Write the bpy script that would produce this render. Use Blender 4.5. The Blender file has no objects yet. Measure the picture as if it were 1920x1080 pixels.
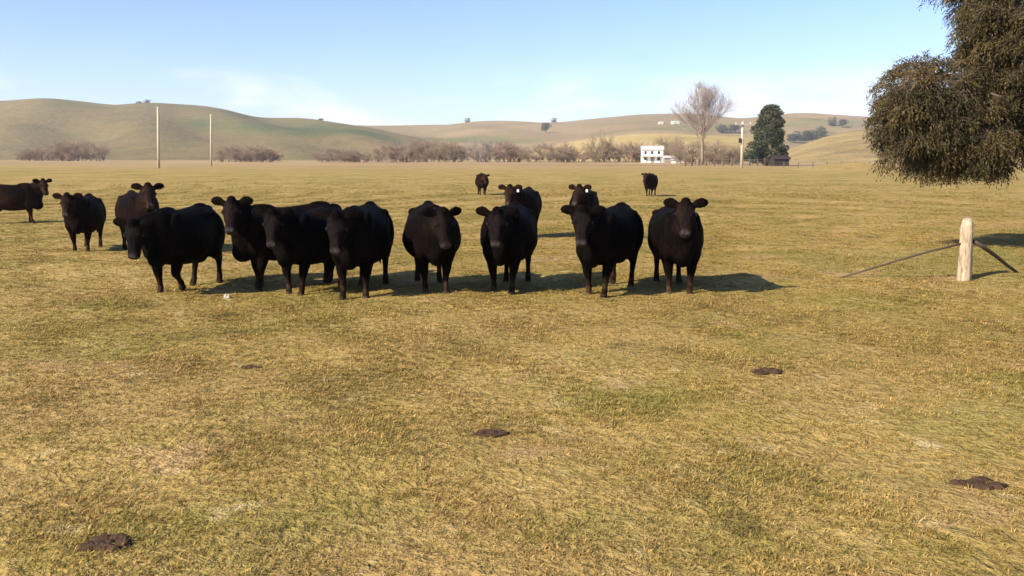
import bpy, math, random
import numpy as np
from mathutils import Vector, Matrix

random.seed(7)
RNG = np.random.default_rng(7)
SC = bpy.context.scene
COL = SC.collection
R = math.radians

# ------------------------------------------------------------------ camera
CAM_H, FPX = 2.1, 1600.0
PITCH = math.atan(237.0 / FPX)
cam = bpy.data.cameras.new('camera')
cam.sensor_width = 36.0
cam.lens = 36.0 * FPX / 1920.0
cam.clip_start, cam.clip_end = 0.1, 20000.0
cam_ob = bpy.data.objects.new('camera', cam)
cam_ob.location = (0, 0, CAM_H)
cam_ob.rotation_euler = (math.pi / 2 - PITCH, 0, 0)
COL.objects.link(cam_ob)
SC.camera = cam_ob

# ------------------------------------------------------------------ light
SUN_EL = R(32.5)
SHADOW = Vector((0.81, 0.585)).normalized()            # where shadows fall
to_sun = Vector((-SHADOW.x * math.cos(SUN_EL), -SHADOW.y * math.cos(SUN_EL), math.sin(SUN_EL)))
sun = bpy.data.lights.new('sun', 'SUN')
sun.energy = 4.6
sun.angle = R(0.55)
sun.color = (1.0, 0.90, 0.74)
sun_ob = bpy.data.objects.new('sun', sun)
sun_ob.rotation_euler = to_sun.to_track_quat('Z', 'Y').to_euler()
sun_ob.location = (-20, -8, 30)
COL.objects.link(sun_ob)

world = bpy.data.worlds.new('World')
SC.world = world
world.use_nodes = True
wn = world.node_tree
wn.nodes.clear()

def node(nt, typ, ins=None, **props):
    n = nt.nodes.new(typ)
    for k, v in props.items():
        setattr(n, k, v)
    for k, v in (ins or {}).items():
        if isinstance(v, bpy.types.NodeSocket):
            nt.links.new(v, n.inputs[k])
        else:
            n.inputs[k].default_value = v
    return n

def ramp(nt, fac, stops, interp='LINEAR'):
    n = node(nt, 'ShaderNodeValToRGB', {'Fac': fac})
    n.color_ramp.interpolation = interp
    els = n.color_ramp.elements
    while len(els) < len(stops):
        els.new(0.5)
    for e, (p, c) in zip(els, stops):
        e.position = p
        e.color = (c, c, c, 1) if not hasattr(c, '__len__') else (*c[:3], 1)
    return n.outputs['Color']

def mix(nt, fac, a, b, blend='MIX'):
    n = nt.nodes.new('ShaderNodeMix')
    n.data_type, n.blend_type = 'RGBA', blend
    for s, v in ((n.inputs['Factor'], fac), (n.inputs[6], a), (n.inputs[7], b)):
        if isinstance(v, bpy.types.NodeSocket):
            nt.links.new(v, s)
        elif hasattr(v, '__len__'):
            s.default_value = (*v[:3], 1)
        else:
            s.default_value = v
    return n.outputs[2]

def maths(nt, op, a, b=0.0, c=None, clamp=False):
    ins = {0: a, 1: b}
    if c is not None:
        ins[2] = c
    n = node(nt, 'ShaderNodeMath', ins, operation=op)
    n.use_clamp = clamp
    return n.outputs[0]

def noise(nt, vec, scale, detail=3.0, rough=0.55, w=None, dist=0.0):
    n = node(nt, 'ShaderNodeTexNoise', {'Vector': vec, 'Scale': scale, 'Detail': detail, 'Roughness': rough, 'Distortion': dist})
    return n.outputs['Fac']

sky = node(wn, 'ShaderNodeTexSky', sky_type='NISHITA', sun_disc=False, sun_elevation=SUN_EL,
           sun_rotation=math.atan2(to_sun.x, to_sun.y) % (2 * math.pi),
           altitude=300.0, air_density=1.0, dust_density=0.3, ozone_density=2.5)
tc = node(wn, 'ShaderNodeTexCoord').outputs['Generated']
sep = node(wn, 'ShaderNodeSeparateXYZ', {0: tc})
zel = sep.outputs['Z']
sky_tint = mix(wn, ramp(wn, maths(wn, 'MULTIPLY', zel, 4.5, clamp=True), [(0.0, 0.0), (0.25, 0.45), (0.8, 1.0)]),
               (0.98, 0.99, 1.10), (0.89, 0.925, 1.16))
sky_c = mix(wn, 1.0, sky.outputs['Color'], sky_tint, 'MULTIPLY')
mp = node(wn, 'ShaderNodeMapping', {'Vector': tc, 'Scale': (1.0, 1.0, 3.6), 'Location': (0.62, 0.1, 0.12)})
cl = noise(wn, mp.outputs[0], 5.2, 5.0, 0.55)
cl = ramp(wn, cl, [(0.46, 0.0), (0.68, 1.0)], 'EASE')
band = ramp(wn, zel, [(0.0, 0.8), (0.045, 1.0), (0.075, 0.6), (0.115, 0.0)], 'EASE')
clf = maths(wn, 'MULTIPLY', maths(wn, 'MULTIPLY', cl, band), 0.85)
CLOUD = (7.6, 7.3, 7.9)
sky_all = mix(wn, clf, sky_c, CLOUD)
bg = node(wn, 'ShaderNodeBackground', {'Color': sky_all, 'Strength': 0.08})
node(wn, 'ShaderNodeOutputWorld', {'Surface': bg.outputs[0]})

SC.view_settings.view_transform = 'Standard'
SC.view_settings.look = 'None'
SC.view_settings.gamma = 1.0
SC.view_settings.use_curve_mapping = False
SC.view_settings.exposure = 1.2
SC.render.engine = 'CYCLES'
SC.cycles.max_bounces = 6
SC.cycles.volume_bounces = 0
SC.cycles.transparent_max_bounces = 8

# ------------------------------------------------------------------ where things stand
def ray(px, py):
    u, v = (px - 960) / FPX, (540 - py) / FPX
    return Vector((u, math.cos(PITCH) + v * math.sin(PITCH), -math.sin(PITCH) + v * math.cos(PITCH)))

def on_flat(px, py, z=0.0):
    d = ray(px, py)
    t = (z - CAM_H) / d.z
    return Vector((d.x * t, d.y * t, z))

def at_depth(px, py, Y):
    d = ray(px, py)
    t = Y / d.y
    return Vector((d.x * t, Y, CAM_H + d.z * t))

def ground_z(x, y):
    x, y = np.asarray(x, float), np.asarray(y, float)
    r = np.hypot(x, y)
    rise = 0.0068 * np.log1p(np.exp(np.clip((r - 58) / 8, -50, 50))) * 8
    rise = np.where(r - 58 > 380, 0.0068 * np.maximum(r - 58, 0), rise)
    rise = 3.6 * np.tanh(rise / 3.6)
    w = np.clip(r / 3.0, 0, 1)
    b = (0.022 * np.sin(x * 1.3 + 0.7 * y) * np.sin(y * 0.9 - 0.4 * x + 1.0) + 0.016 * np.sin(x * 2.9 - y * 1.7 + 2)
         + 0.012 * np.sin(y * 3.7 + x * 0.8) + 0.05 * np.sin(x * 0.11 + 1.3) * np.sin(y * 0.13 + 0.4))
    b2 = 0.25 * np.clip((r - 90) / 120, 0, 1) * np.sin(x * 0.021 + y * 0.009) * np.sin(y * 0.026 + 0.7)
    mound = 1.35 * np.exp(-((x - 60.5) / 6.5) ** 2 - ((y - 152) / 9.0) ** 2)
    return rise + b * w + b2 + mound

def gz(x, y):
    return float(ground_z(x, y))

def stand(px, depth):
    """point of the ground seen in column px at the given depth"""
    x = (px - 960) / FPX * depth * math.cos(PITCH) * 1.0
    return Vector((x, depth, gz(x, depth)))

# ------------------------------------------------------------------ mesh helpers
def mesh_np(name, v, f, attrs=None, smooth=False):
    v, f = np.asarray(v, np.float32), np.asarray(f, np.int32)
    me = bpy.data.meshes.new(name)
    k = f.shape[1]
    me.vertices.add(len(v)); me.vertices.foreach_set('co', v.ravel())
    me.loops.add(f.size); me.loops.foreach_set('vertex_index', f.ravel())
    me.polygons.add(len(f)); me.polygons.foreach_set('loop_start', np.arange(0, f.size, k, dtype=np.int32))
    if smooth:
        me.polygons.foreach_set('use_smooth', np.ones(len(f), bool))
    for an, arr in (attrs or {}).items():
        arr = np.asarray(arr, np.float32)
        if arr.ndim == 1:
            a = me.attributes.new(an, 'FLOAT', 'POINT'); a.data.foreach_set('value', arr)
        else:
            a = me.attributes.new(an, 'FLOAT_COLOR', 'POINT'); a.data.foreach_set('color', arr.ravel())
    me.update(calc_edges=True)
    me.validate()
    return me

def link(name, me, mat=None, parent=None, loc=None):
    o = bpy.data.objects.new(name, me)
    COL.objects.link(o)
    if mat is not None and me is not None and not me.materials:
        me.materials.append(mat)
    if parent is not None:
        o.parent = parent
    if loc is not None:
        o.location = loc
    return o

def tag(o, label=None, cat=None, group=None, kind=None):
    for k, v in (('label', label), ('category', cat), ('group', group), ('kind', kind)):
        if v:
            o[k] = v
    return o

def empty(name, loc=(0, 0, 0), rz=0.0):
    o = bpy.data.objects.new(name, None)
    o.location = loc
    o.rotation_euler = (0, 0, rz)
    o.empty_display_size = 0.2
    COL.objects.link(o)
    return o

class Geo:
    """quads and triangles collected into one mesh"""
    def __init__(self):
        self.v, self.f = [], []
    def add(self, vs, fs):
        b = len(self.v)
        self.v += [tuple(p) for p in vs]
        self.f += [tuple(i + b for i in q) for q in fs]
        return self
    def box(self, lo, hi):
        (a, b, c), (d, e, f) = lo, hi
        return self.add([(a, b, c), (d, b, c), (d, e, c), (a, e, c), (a, b, f), (d, b, f), (d, e, f), (a, e, f)],
                        [(0, 3, 2, 1), (4, 5, 6, 7), (0, 1, 5, 4), (1, 2, 6, 5), (2, 3, 7, 6), (3, 0, 4, 7)])
    def tube(self, pts, rad, n=8, wob=0.0):
        pts = [Vector(p) for p in pts]
        vs, fs = [], []
        for i, p in enumerate(pts):
            d = (pts[min(i + 1, len(pts) - 1)] - pts[max(i - 1, 0)]).normalized()
            a = d.orthogonal().normalized() if abs(d.z) < 0.9 else (Vector((1, 0, 0)) - d * d.x).normalized()
            b = d.cross(a)
            for k in range(n):
                th = 2 * math.pi * k / n
                r = rad[i] * (1 + wob * math.sin(k * 2.3 + 0.6 * i) * math.cos(k * 1.7))
                vs.append(p + a * (math.cos(th) * r) + b * (math.sin(th) * r))
        for i in range(len(pts) - 1):
            for k in range(n):
                k2 = (k + 1) % n
                fs.append((i * n + k, i * n + k2, (i + 1) * n + k2, (i + 1) * n + k))
        fs.append(tuple(range(n - 1, -1, -1)))
        fs.append(tuple((len(pts) - 1) * n + k for k in range(n)))
        return self.add(vs, fs)
    def mesh(self, name, smooth=False):
        me = bpy.data.meshes.new(name)
        me.from_pydata(self.v, [], self.f)
        if smooth:
            me.polygons.foreach_set('use_smooth', [True] * len(me.polygons))
        me.update()
        return me

# ------------------------------------------------------------------ materials
def material(name):
    m = bpy.data.materials.new(name)
    m.use_nodes = True
    nt = m.node_tree
    nt.nodes.clear()
    return m, nt

def finish(nt, color, rough=0.8, spec=0.2, bump=None, bump_d=0.02, bump_s=1.0, **extra):
    p = node(nt, 'ShaderNodeBsdfPrincipled', {'Roughness': rough, 'Specular IOR Level': spec, **extra})
    if isinstance(color, bpy.types.NodeSocket):
        nt.links.new(color, p.inputs['Base Color'])
    else:
        p.inputs['Base Color'].default_value = (*color, 1)
    if bump is not None:
        b = node(nt, 'ShaderNodeBump', {'Height': bump, 'Distance': bump_d, 'Strength': bump_s})
        nt.links.new(b.outputs[0], p.inputs['Normal'])
    node(nt, 'ShaderNodeOutputMaterial', {'Surface': p.outputs[0]})
    return p

def plain(name, col, var=0.25, scale=3.0, rough=0.8, spec=0.25, bump_d=0.0):
    m, nt = material(name)
    pos = node(nt, 'ShaderNodeTexCoord').outputs['Object']
    n1 = noise(nt, pos, scale, 4)
    c = mix(nt, n1, [x * (1 - var) for x in col], [min(1, x * (1 + var)) for x in col])
    finish(nt, c, rough, spec, n1 if bump_d else None, bump_d)
    return m

def pasture(nt, pos):
    """colour of the paddock's grass at a world position"""
    big = noise(nt, pos, 0.16, 3, 0.6)
    mid = noise(nt, pos, 0.9, 4, 0.6, dist=0.3)
    fine = noise(nt, pos, 6.5, 4, 0.65, dist=0.4)
    tiny = noise(nt, pos, 26.0, 3, 0.6)
    s = node(nt, 'ShaderNodeSeparateXYZ', {0: pos})
    Y = s.outputs['Y']
    g = maths(nt, 'ADD', maths(nt, 'MULTIPLY', big, 0.9), maths(nt, 'MULTIPLY', mid, 0.75))
    g = maths(nt, 'ADD', g, maths(nt, 'MULTIPLY', fine, 0.5))
    g = maths(nt, 'MULTIPLY', g, 0.465)                              # about 0..1
    col = ramp(nt, g, [(0.36, (0.165, 0.125, 0.030)), (0.46, (0.262, 0.190, 0.052)), (0.54, (0.335, 0.236, 0.078)),
                       (0.66, (0.44, 0.318, 0.128))])
    # greener sward near the strainer post and below the overhanging tree
    dx = maths(nt, 'MULTIPLY', maths(nt, 'SUBTRACT', s.outputs['X'], 10.5), 0.22)
    dy = maths(nt, 'MULTIPLY', maths(nt, 'SUBTRACT', Y, 17.0), 0.24)
    rr = maths(nt, 'ADD', maths(nt, 'MULTIPLY', dx, dx), maths(nt, 'MULTIPLY', dy, dy))
    gm = maths(nt, 'SUBTRACT', 1.0, maths(nt, 'MULTIPLY', rr, 0.8), clamp=True)
    gm = maths(nt, 'MULTIPLY', gm, 0.75)
    gm = maths(nt, 'MULTIPLY', gm, maths(nt, 'ADD', mid, 0.15), clamp=True)
    col = mix(nt, gm, col, (0.115, 0.145, 0.036))
    # green flushes
    gf = ramp(nt, noise(nt, node(nt, 'ShaderNodeMapping', {'Vector': pos, 'Location': (31, 7, 0)}).outputs[0], 0.55, 4, 0.6), [(0.50, 0.0), (0.66, 1.0)])
    col = mix(nt, maths(nt, 'MULTIPLY', gf, 0.6), col, (0.185, 0.168, 0.040))
    # browner, dead thatch and small dark hollows
    br = ramp(nt, noise(nt, node(nt, 'ShaderNodeMapping', {'Vector': pos, 'Location': (-17, 41, 0)}).outputs[0], 0.30, 6, 0.65), [(0.40, 0.0), (0.60, 1.0)])
    near = maths(nt, 'SUBTRACT', 1.15, maths(nt, 'MULTIPLY', Y, 0.055), clamp=True)
    br = maths(nt, 'MULTIPLY', br, maths(nt, 'ADD', maths(nt, 'MULTIPLY', near, 0.65), 0.28))
    col = mix(nt, br, col, mix(nt, fine, (0.195, 0.127, 0.040), (0.39, 0.262, 0.100)))
    dk = ramp(nt, noise(nt, node(nt, 'ShaderNodeMapping', {'Vector': pos, 'Location': (3, -29, 0)}).outputs[0], 1.5, 3, 0.55), [(0.625, 0.0), (0.72, 1.0)])
    col = mix(nt, maths(nt, 'MULTIPLY', dk, 0.6), col, (0.10, 0.075, 0.028))
    pl = ramp(nt, noise(nt, node(nt, 'ShaderNodeMapping', {'Vector': pos, 'Location': (61, -9, 0)}).outputs[0], 1.9, 5, 0.65), [(0.60, 0.0), (0.70, 1.0)])
    col = mix(nt, maths(nt, 'MULTIPLY', pl, 0.6), col, (0.47, 0.365, 0.19))
    # bare, trampled earth showing pinkish brown
    be = ramp(nt, noise(nt, node(nt, 'ShaderNodeMapping', {'Vector': pos, 'Location': (5, 83, 0)}).outputs[0], 0.42, 5, 0.65), [(0.58, 0.0), (0.68, 1.0)])
    col = mix(nt, maths(nt, 'MULTIPLY', be, 0.7), col, (0.40, 0.255, 0.135))
    col = mix(nt, 0.55, col, ramp(nt, tiny, [(0.32, 0.5), (0.5, 1.0), (0.68, 1.3)]), 'MULTIPLY')
    return col, mid, fine, tiny, Y

m_ground, nt = material('pasture')
pos = node(nt, 'ShaderNodeNewGeometry').outputs['Position']
col, mid, fine, tiny, Y = pasture(nt, pos)
far = ramp(nt, maths(nt, 'MULTIPLY', Y, 0.001), [(0.0, 0.0), (0.13, 0.0), (0.24, 1.0)])
streak = noise(nt, node(nt, 'ShaderNodeMapping', {'Vector': pos, 'Scale': (0.012, 0.045, 1)}).outputs[0], 1.0, 4, 0.6)
farcol = ramp(nt, streak, [(0.36, (0.22, 0.145, 0.08)), (0.47, (0.34, 0.235, 0.125)), (0.55, (0.29, 0.205, 0.085)), (0.65, (0.43, 0.31, 0.165))])
col = mix(nt, far, col, farcol)
hgt = maths(nt, 'ADD', maths(nt, 'MULTIPLY', fine, 0.7), maths(nt, 'MULTIPLY', tiny, 0.3))
finish(nt, col, 0.95, 0.05, hgt, 0.09)

m_grass, nt = material('grass_blades')
pos = node(nt, 'ShaderNodeNewGeometry').outputs['Position']
col = pasture(nt, pos)[0]
tint = node(nt, 'ShaderNodeAttribute', attribute_name='tint').outputs['Fac']
rnd = node(nt, 'ShaderNodeObjectInfo').outputs['Random']
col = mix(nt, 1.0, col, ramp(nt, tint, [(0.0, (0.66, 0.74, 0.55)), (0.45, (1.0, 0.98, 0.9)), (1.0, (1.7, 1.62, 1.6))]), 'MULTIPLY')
col = mix(nt, 1.0, col, ramp(nt, rnd, [(0.0, (0.72, 0.78, 0.66)), (0.5, (1.0, 1.0, 1.0)), (0.92, (1.12, 1.08, 1.06)), (1.0, (1.4, 1.36, 1.35))]), 'MULTIPLY')
p = node(nt, 'ShaderNodeBsdfPrincipled', {'Base Color': col, 'Roughness': 0.7, 'Specular IOR Level': 0.2})
t = node(nt, 'ShaderNodeBsdfTranslucent', {'Color': col})
ms = node(nt, 'ShaderNodeMixShader', {0: 0.25, 1: p.outputs[0], 2: t.outputs[0]})
node(nt, 'ShaderNodeOutputMaterial', {'Surface': ms.outputs[0]})

def hill_material(name, stops, sx, sy, speck=0.5):
    m, nt = material(name)
    pos = node(nt, 'ShaderNodeNewGeometry').outputs['Position']
    n1 = noise(nt, node(nt, 'ShaderNodeMapping', {'Vector': pos, 'Scale': (sx, sy, sx)}).outputs[0], 1.0, 6, 0.6)
    n2 = noise(nt, pos, 0.09, 5, 0.7)
    c = ramp(nt, n1, stops)
    c = mix(nt, speck, c, ramp(nt, n2, [(0.3, 0.62), (0.5, 1.0), (0.7, 1.25)]), 'MULTIPLY')
    finish(nt, c, 0.95, 0.05, n2, 2.5)
    return m

# ------------------------------------------------------------------ ground sheet
def ground_mesh():
    front = np.radians(np.arange(50, 130.01, 0.8))                   # finer where the paddock is looked at
    rest = np.radians(np.arange(134, 407, 4.0))
    ang = np.concatenate([front, rest])
    rad = np.concatenate([[0.3], np.geomspace(0.8, 9000, 330)])
    A, Rr = np.meshgrid(ang, rad)
    x, y = (np.cos(A) * Rr).ravel(), (np.sin(A) * Rr).ravel()
    v = np.stack([x, y, ground_z(x, y)], 1)
    n = len(ang)
    i = np.arange(len(rad) - 1)[:, None] * n
    k = np.arange(n)[None, :]
    k2 = (k + 1) % n
    f = np.stack([i + k, i + n + k, i + n + k2, i + k2], -1).reshape(-1, 4)[:, ::-1]
    c = len(v)
    v = np.vstack([v, [[0, 0, gz(0, 0)]]])
    cap = np.stack([k[0], k2[0], np.full(n, c), np.full(n, c)], -1)
    me = bpy.data.meshes.new('ground')
    me.from_pydata(v.tolist(), [], f.tolist() + [q[:3].tolist() for q in cap])
    me.polygons.foreach_set('use_smooth', [True] * len(me.polygons))
    me.update()
    return me
tag(link('ground', ground_mesh(), m_ground), kind='structure')

# ------------------------------------------------------------------ hills
def row_of(p):
    dy, dz = p.y, p.z - CAM_H
    return 540 - FPX * (dy * math.sin(PITCH) + dz * math.cos(PITCH)) / (dy * math.cos(PITCH) - dz * math.sin(PITCH))

class Hill:
    def __init__(self, skyline, crest, foot, back, wob=0.0, power=1.0):
        self.px = np.array([p for p, _ in skyline], float)
        self.u = (self.px - 960) / FPX * math.cos(PITCH)
        self.zc = np.array([at_depth(p, r, crest).z for p, r in skyline])
        self.crest, self.foot, self.back, self.wob, self.power = crest, foot, back, wob, power
    def z(self, x, y):
        x, y = np.asarray(x, float), np.asarray(y, float)
        u = x / np.maximum(y, 1)
        zc = np.interp(u, self.u, self.zc)
        s = np.clip((y - self.foot) / (self.crest - self.foot), 0, 1)
        b = np.clip((y - self.crest) / (self.back - self.crest), 0, 1)
        up = (np.sin((s - 0.5) * math.pi) * 0.5 + 0.5) * 0.55 + 0.45 * np.sin(s * math.pi / 2)
        prof = np.where(y <= self.crest, up ** self.power, 1 - b * b)
        k = self.crest
        gul = (np.sin(x / k * 31 + 2.2 * np.sin(y / k * 9)) * np.sin(y / k * 23 + x / k * 11) + 0.6 * np.sin(x / k * 67 + y / k * 31))
        z = -2.0 + (zc + 2.0) * prof
        return z + gul * self.wob * np.sin(s * math.pi) * np.clip((zc + 2) / 40, 0, 1)
    def point(self, px, s):
        y = self.foot + (self.crest - self.foot) * s
        x = (px - 960) / FPX * math.cos(PITCH) * y
        return Vector((x, y, float(self.z(x, y))))
    def at_row(self, px, row):
        best = min((abs(row_of(self.point(px, q / 200)) - row), q) for q in range(40, 201))
        return self.point(px, best[1] / 200)
    def build(self, name, mat, nx=160, ny=60):
        px = np.linspace(self.px[0], self.px[-1], nx)
        px = np.unique(np.concatenate([px, self.px]))
        y = np.concatenate([np.linspace(self.foot, self.crest, ny), np.linspace(self.crest, self.back, 18)[1:]])
        U, Yv = np.meshgrid((px - 960) / FPX * math.cos(PITCH), y)
        X = U * Yv
        v = np.stack([X.ravel(), Yv.ravel(), self.z(X, Yv).ravel()], 1)
        n = len(px)
        i = np.arange(len(y) - 1)[:, None] * n
        k = np.arange(n - 1)[None, :]
        f = np.stack([i + k, i + k + 1, i + n + k + 1, i + n + k], -1).reshape(-1, 4)
        return tag(link(name, mesh_np(name, v, f, smooth=True), mat), kind='structure')

def spline(pts, n=8):
    """rounds a skyline given by a few points"""
    out = []
    P = [pts[0]] + pts + [pts[-1]]
    for i in range(1, len(P) - 2):
        p0, p1, p2, p3 = P[i - 1], P[i], P[i + 1], P[i + 2]
        m1, m2 = (p2[1] - p0[1]) / max(p2[0] - p0[0], 1), (p3[1] - p1[1]) / max(p3[0] - p1[0], 1)
        h = p2[0] - p1[0]
        for k in range(n):
            t = k / n
            out.append((p1[0] + h * t, (2 * t**3 - 3 * t**2 + 1) * p1[1] + (t**3 - 2 * t**2 + t) * h * m1
                        + (-2 * t**3 + 3 * t**2) * p2[1] + (t**3 - t**2) * h * m2))
    return out + [pts[-1]]

hill_left = Hill(spline([(-900, 235), (-500, 215), (-200, 198), (0, 192), (90, 190), (160, 193), (225, 199), (300, 196), (360, 201), (420, 211), (485, 221),
                  (560, 225), (610, 230), (660, 236), (720, 246), (800, 266), (900, 296), (960, 303)]), 1500, 640, 1900, 5.0, 1.25)
hill_far = Hill(spline([(300, 262), (500, 244), (660, 238), (760, 239), (830, 237), (890, 233), (1000, 233), (1060, 232), (1110, 227), (1180, 220), (1240, 218), (1300, 219), (1380, 226),
                 (1430, 224), (1490, 219), (1540, 219), (1620, 223), (1800, 226), (2100, 230), (2500, 240), (3200, 262)]), 2300, 900, 3000, 4.0)
hill_yellow = Hill(spline([(920, 303), (980, 293), (1030, 276), (1090, 264), (1160, 256), (1240, 252), (1320, 254), (1400, 258), (1470, 274), (1530, 292), (1600, 303)]), 800, 400, 1000, 1.2)
hill_tan = Hill(spline([(1400, 304), (1450, 294), (1480, 281), (1520, 266), (1565, 252), (1620, 243), (1700, 238), (1850, 232), (2000, 232), (2300, 240), (2600, 262), (2900, 303)]), 470, 255, 640, 0.5)
hill_left.build('hill', hill_material('hill_olive', [(0.36, (0.082, 0.098, 0.030)), (0.44, (0.148, 0.122, 0.043)), (0.52, (0.182, 0.134, 0.054)), (0.58, (0.132, 0.106, 0.040)), (0.68, (0.165, 0.114, 0.052))], 0.004, 0.004), 200, 70)
hill_far.build('hill', hill_material('hill_distant', [(0.36, (0.15, 0.15, 0.05)), (0.47, (0.24, 0.17, 0.08)), (0.56, (0.27, 0.19, 0.092)), (0.68, (0.32, 0.23, 0.11))], 0.0028, 0.006), 200, 70)
hill_yellow.build('hill', hill_material('hill_straw', [(0.35, (0.30, 0.225, 0.09)), (0.5, (0.38, 0.28, 0.115)), (0.65, (0.43, 0.32, 0.14))], 0.01, 0.01, 0.35))
hill_tan.build('hill', hill_material('hill_tan', [(0.35, (0.20, 0.15, 0.07)), (0.5, (0.265, 0.19, 0.085)), (0.65, (0.31, 0.235, 0.11))], 0.012, 0.03, 0.4), 160, 60)

# ------------------------------------------------------------------ bare wood: branching twigs
def tubes_np(segs, sides=3):
    """segs: rows of p0(3) p1(3) r0 r1 -> open prisms"""
    s = np.asarray(segs, float)
    p0, p1, r0, r1 = s[:, :3], s[:, 3:6], s[:, 6], s[:, 7]
    d = p1 - p0
    d /= np.maximum(np.linalg.norm(d, axis=1, keepdims=True), 1e-9)
    ref = np.where(np.abs(d[:, 2:3]) > 0.9, np.array([[1.0, 0, 0]]), np.array([[0, 0, 1.0]]))
    a = np.cross(d, ref); a /= np.linalg.norm(a, axis=1, keepdims=True)
    b = np.cross(d, a)
    vs = []
    for p, r in ((p0, r0), (p1, r1)):
        for k in range(sides):
            th = 2 * math.pi * k / sides
            vs.append(p + (a * math.cos(th) + b * math.sin(th)) * r[:, None])
    v = np.stack(vs, 1).reshape(-1, 3)
    base = np.arange(len(s))[:, None] * (2 * sides)
    f = np.concatenate([base + np.array([[k, (k + 1) % sides, sides + (k + 1) % sides, sides + k]]) for k in range(sides)], 0)
    return v, f

def branch(rng, segs, p, d, length, r, level, maxlev, spread, up, kids, wiggle=0.16, leafy=None):
    n = 3 if level < maxlev else 2
    pts = [p]
    for i in range(n):
        d = (d + Vector((rng.normal(0, wiggle), rng.normal(0, wiggle), rng.normal(0, wiggle) + up))).normalized()
        q = pts[-1] + d * (length / n)
        ra, rb = r * (1 - 0.55 * i / n), r * (1 - 0.55 * (i + 1) / n)
        segs.append((*pts[-1], *q, ra, rb))
        pts.append(q)
    if leafy is not None and level >= maxlev - 1:
        leafy.append((pts[-1], d))
    if level >= maxlev:
        return
    for k in range(kids[level]):
        t = rng.uniform(0.35, 1.0) if k else 1.0
        j = min(int(t * n), n - 1)
        q = pts[j].lerp(pts[j + 1], t * n - j)
        ax = Vector((rng.normal(), rng.normal(), rng.normal() * 0.5)).normalized()
        nd = (d + ax * spread * rng.uniform(0.6, 1.25)).normalized()
        branch(rng, segs, q, nd, length * rng.uniform(0.58, 0.82), r * (1 - 0.55 * t) * rng.uniform(0.55, 0.75), level + 1, maxlev, spread, up, kids, wiggle, leafy)

m_twig = plain('bare_willow_twigs', (0.29, 0.215, 0.14), 0.3, 0.4)
m_twig_red = plain('reddish_twigs', (0.29, 0.205, 0.145), 0.3, 0.4)
m_twig_grey = plain('grey_twigs', (0.35, 0.285, 0.24), 0.25, 0.4)

def bare_shrub_mesh(seed, stems, h, w):
    rng = np.random.default_rng(seed)
    segs = []
    for i in range(stems):
        a, rr = rng.uniform(0, 6.283), math.sqrt(rng.uniform(0, 1)) * 0.5 * w * 0.62
        p = Vector((math.cos(a) * rr, math.sin(a) * rr * 0.8, -0.1))
        d = Vector((math.cos(a) * rr / w * 0.9 + rng.normal(0, 0.15), math.sin(a) * rr / w * 0.8 + rng.normal(0, 0.15), 1)).normalized()
        edge = (1 - 0.45 * (rr / (0.31 * w)) ** 2) * (1.0 if i % 2 else rng.uniform(0.35, 0.7))
        branch(rng, segs, p, d, h * 0.29 * edge * rng.uniform(0.7, 1.1), 0.07 * h / 7, 0, 4, 0.62, 0.04, [4, 4, 4, 3], 0.15)
    segs = np.array(segs); segs[:, 6:8] = np.maximum(segs[:, 6:8], 0.012)
    v, f = tubes_np(segs)
    v[:, 2] *= h / np.percentile(v[:, 2], 99.6)
    v[:, 0] *= 0.5 * w / np.percentile(np.abs(v[:, 0]), 98.5)
    return mesh_np('bare_shrub', v, f)

# ------------------------------------------------------------------ leafy crowns
def leaf_cards(pts, dirs, length, width, rng, droop=0.0):
    """bent leaf-sized faces (two triangles folded along the rib)"""
    n = len(pts)
    d = dirs / np.maximum(np.linalg.norm(dirs, axis=1, keepdims=True), 1e-9)
    side = np.cross(d, rng.normal(size=(n, 3)))
    side /= np.maximum(np.linalg.norm(side, axis=1, keepdims=True), 1e-9)
    L = (length * rng.uniform(0.6, 1.3, n))[:, None]
    W = (width * rng.uniform(0.6, 1.3, n))[:, None]
    tip = pts + d * L + np.array([[0, 0, -1.0]]) * (droop * L)
    m = pts + d * L * 0.45
    nrm = np.cross(d, side)
    v = np.stack([pts, m + side * W * 0.5 + nrm * W * 0.15, tip, m - side * W * 0.5 + nrm * W * 0.15], 1).reshape(-1, 3)
    f = np.arange(4 * n).reshape(-1, 4)
    return v, f

def leaf_material(name, stops, rough=0.6, trans=0.2):
    m, nt = material(name)
    t = node(nt, 'ShaderNodeAttribute', attribute_name='tint').outputs['Fac']
    c = ramp(nt, t, stops)
    p = node(nt, 'ShaderNodeBsdfPrincipled', {'Base Color': c, 'Roughness': rough, 'Specular IOR Level': 0.25})
    tr = node(nt, 'ShaderNodeBsdfTranslucent', {'Color': c})
    ms = node(nt, 'ShaderNodeMixShader', {0: trans, 1: p.outputs[0], 2: tr.outputs[0]})
    node(nt, 'ShaderNodeOutputMaterial', {'Surface': ms.outputs[0]})
    return m

m_foliage = leaf_material('olive_brown_foliage', [(0.0, (0.024, 0.023, 0.008)), (0.4, (0.056, 0.046, 0.014)), (0.7, (0.088, 0.064, 0.021)), (1.0, (0.135, 0.090, 0.034))])
m_conifer = leaf_material('dark_green_needles', [(0.0, (0.03, 0.04, 0.02)), (0.5, (0.06, 0.068, 0.034)), (1.0, (0.11, 0.11, 0.06))], trans=0.1)
m_scrub = leaf_material('grey_green_scrub', [(0.0, (0.04, 0.045, 0.022)), (0.5, (0.07, 0.07, 0.035)), (1.0, (0.11, 0.10, 0.05))], trans=0.1)
m_bark = plain('grey_brown_bark', (0.12, 0.09, 0.065), 0.4, 6.0, 0.9, 0.1, 0.02)

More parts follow.
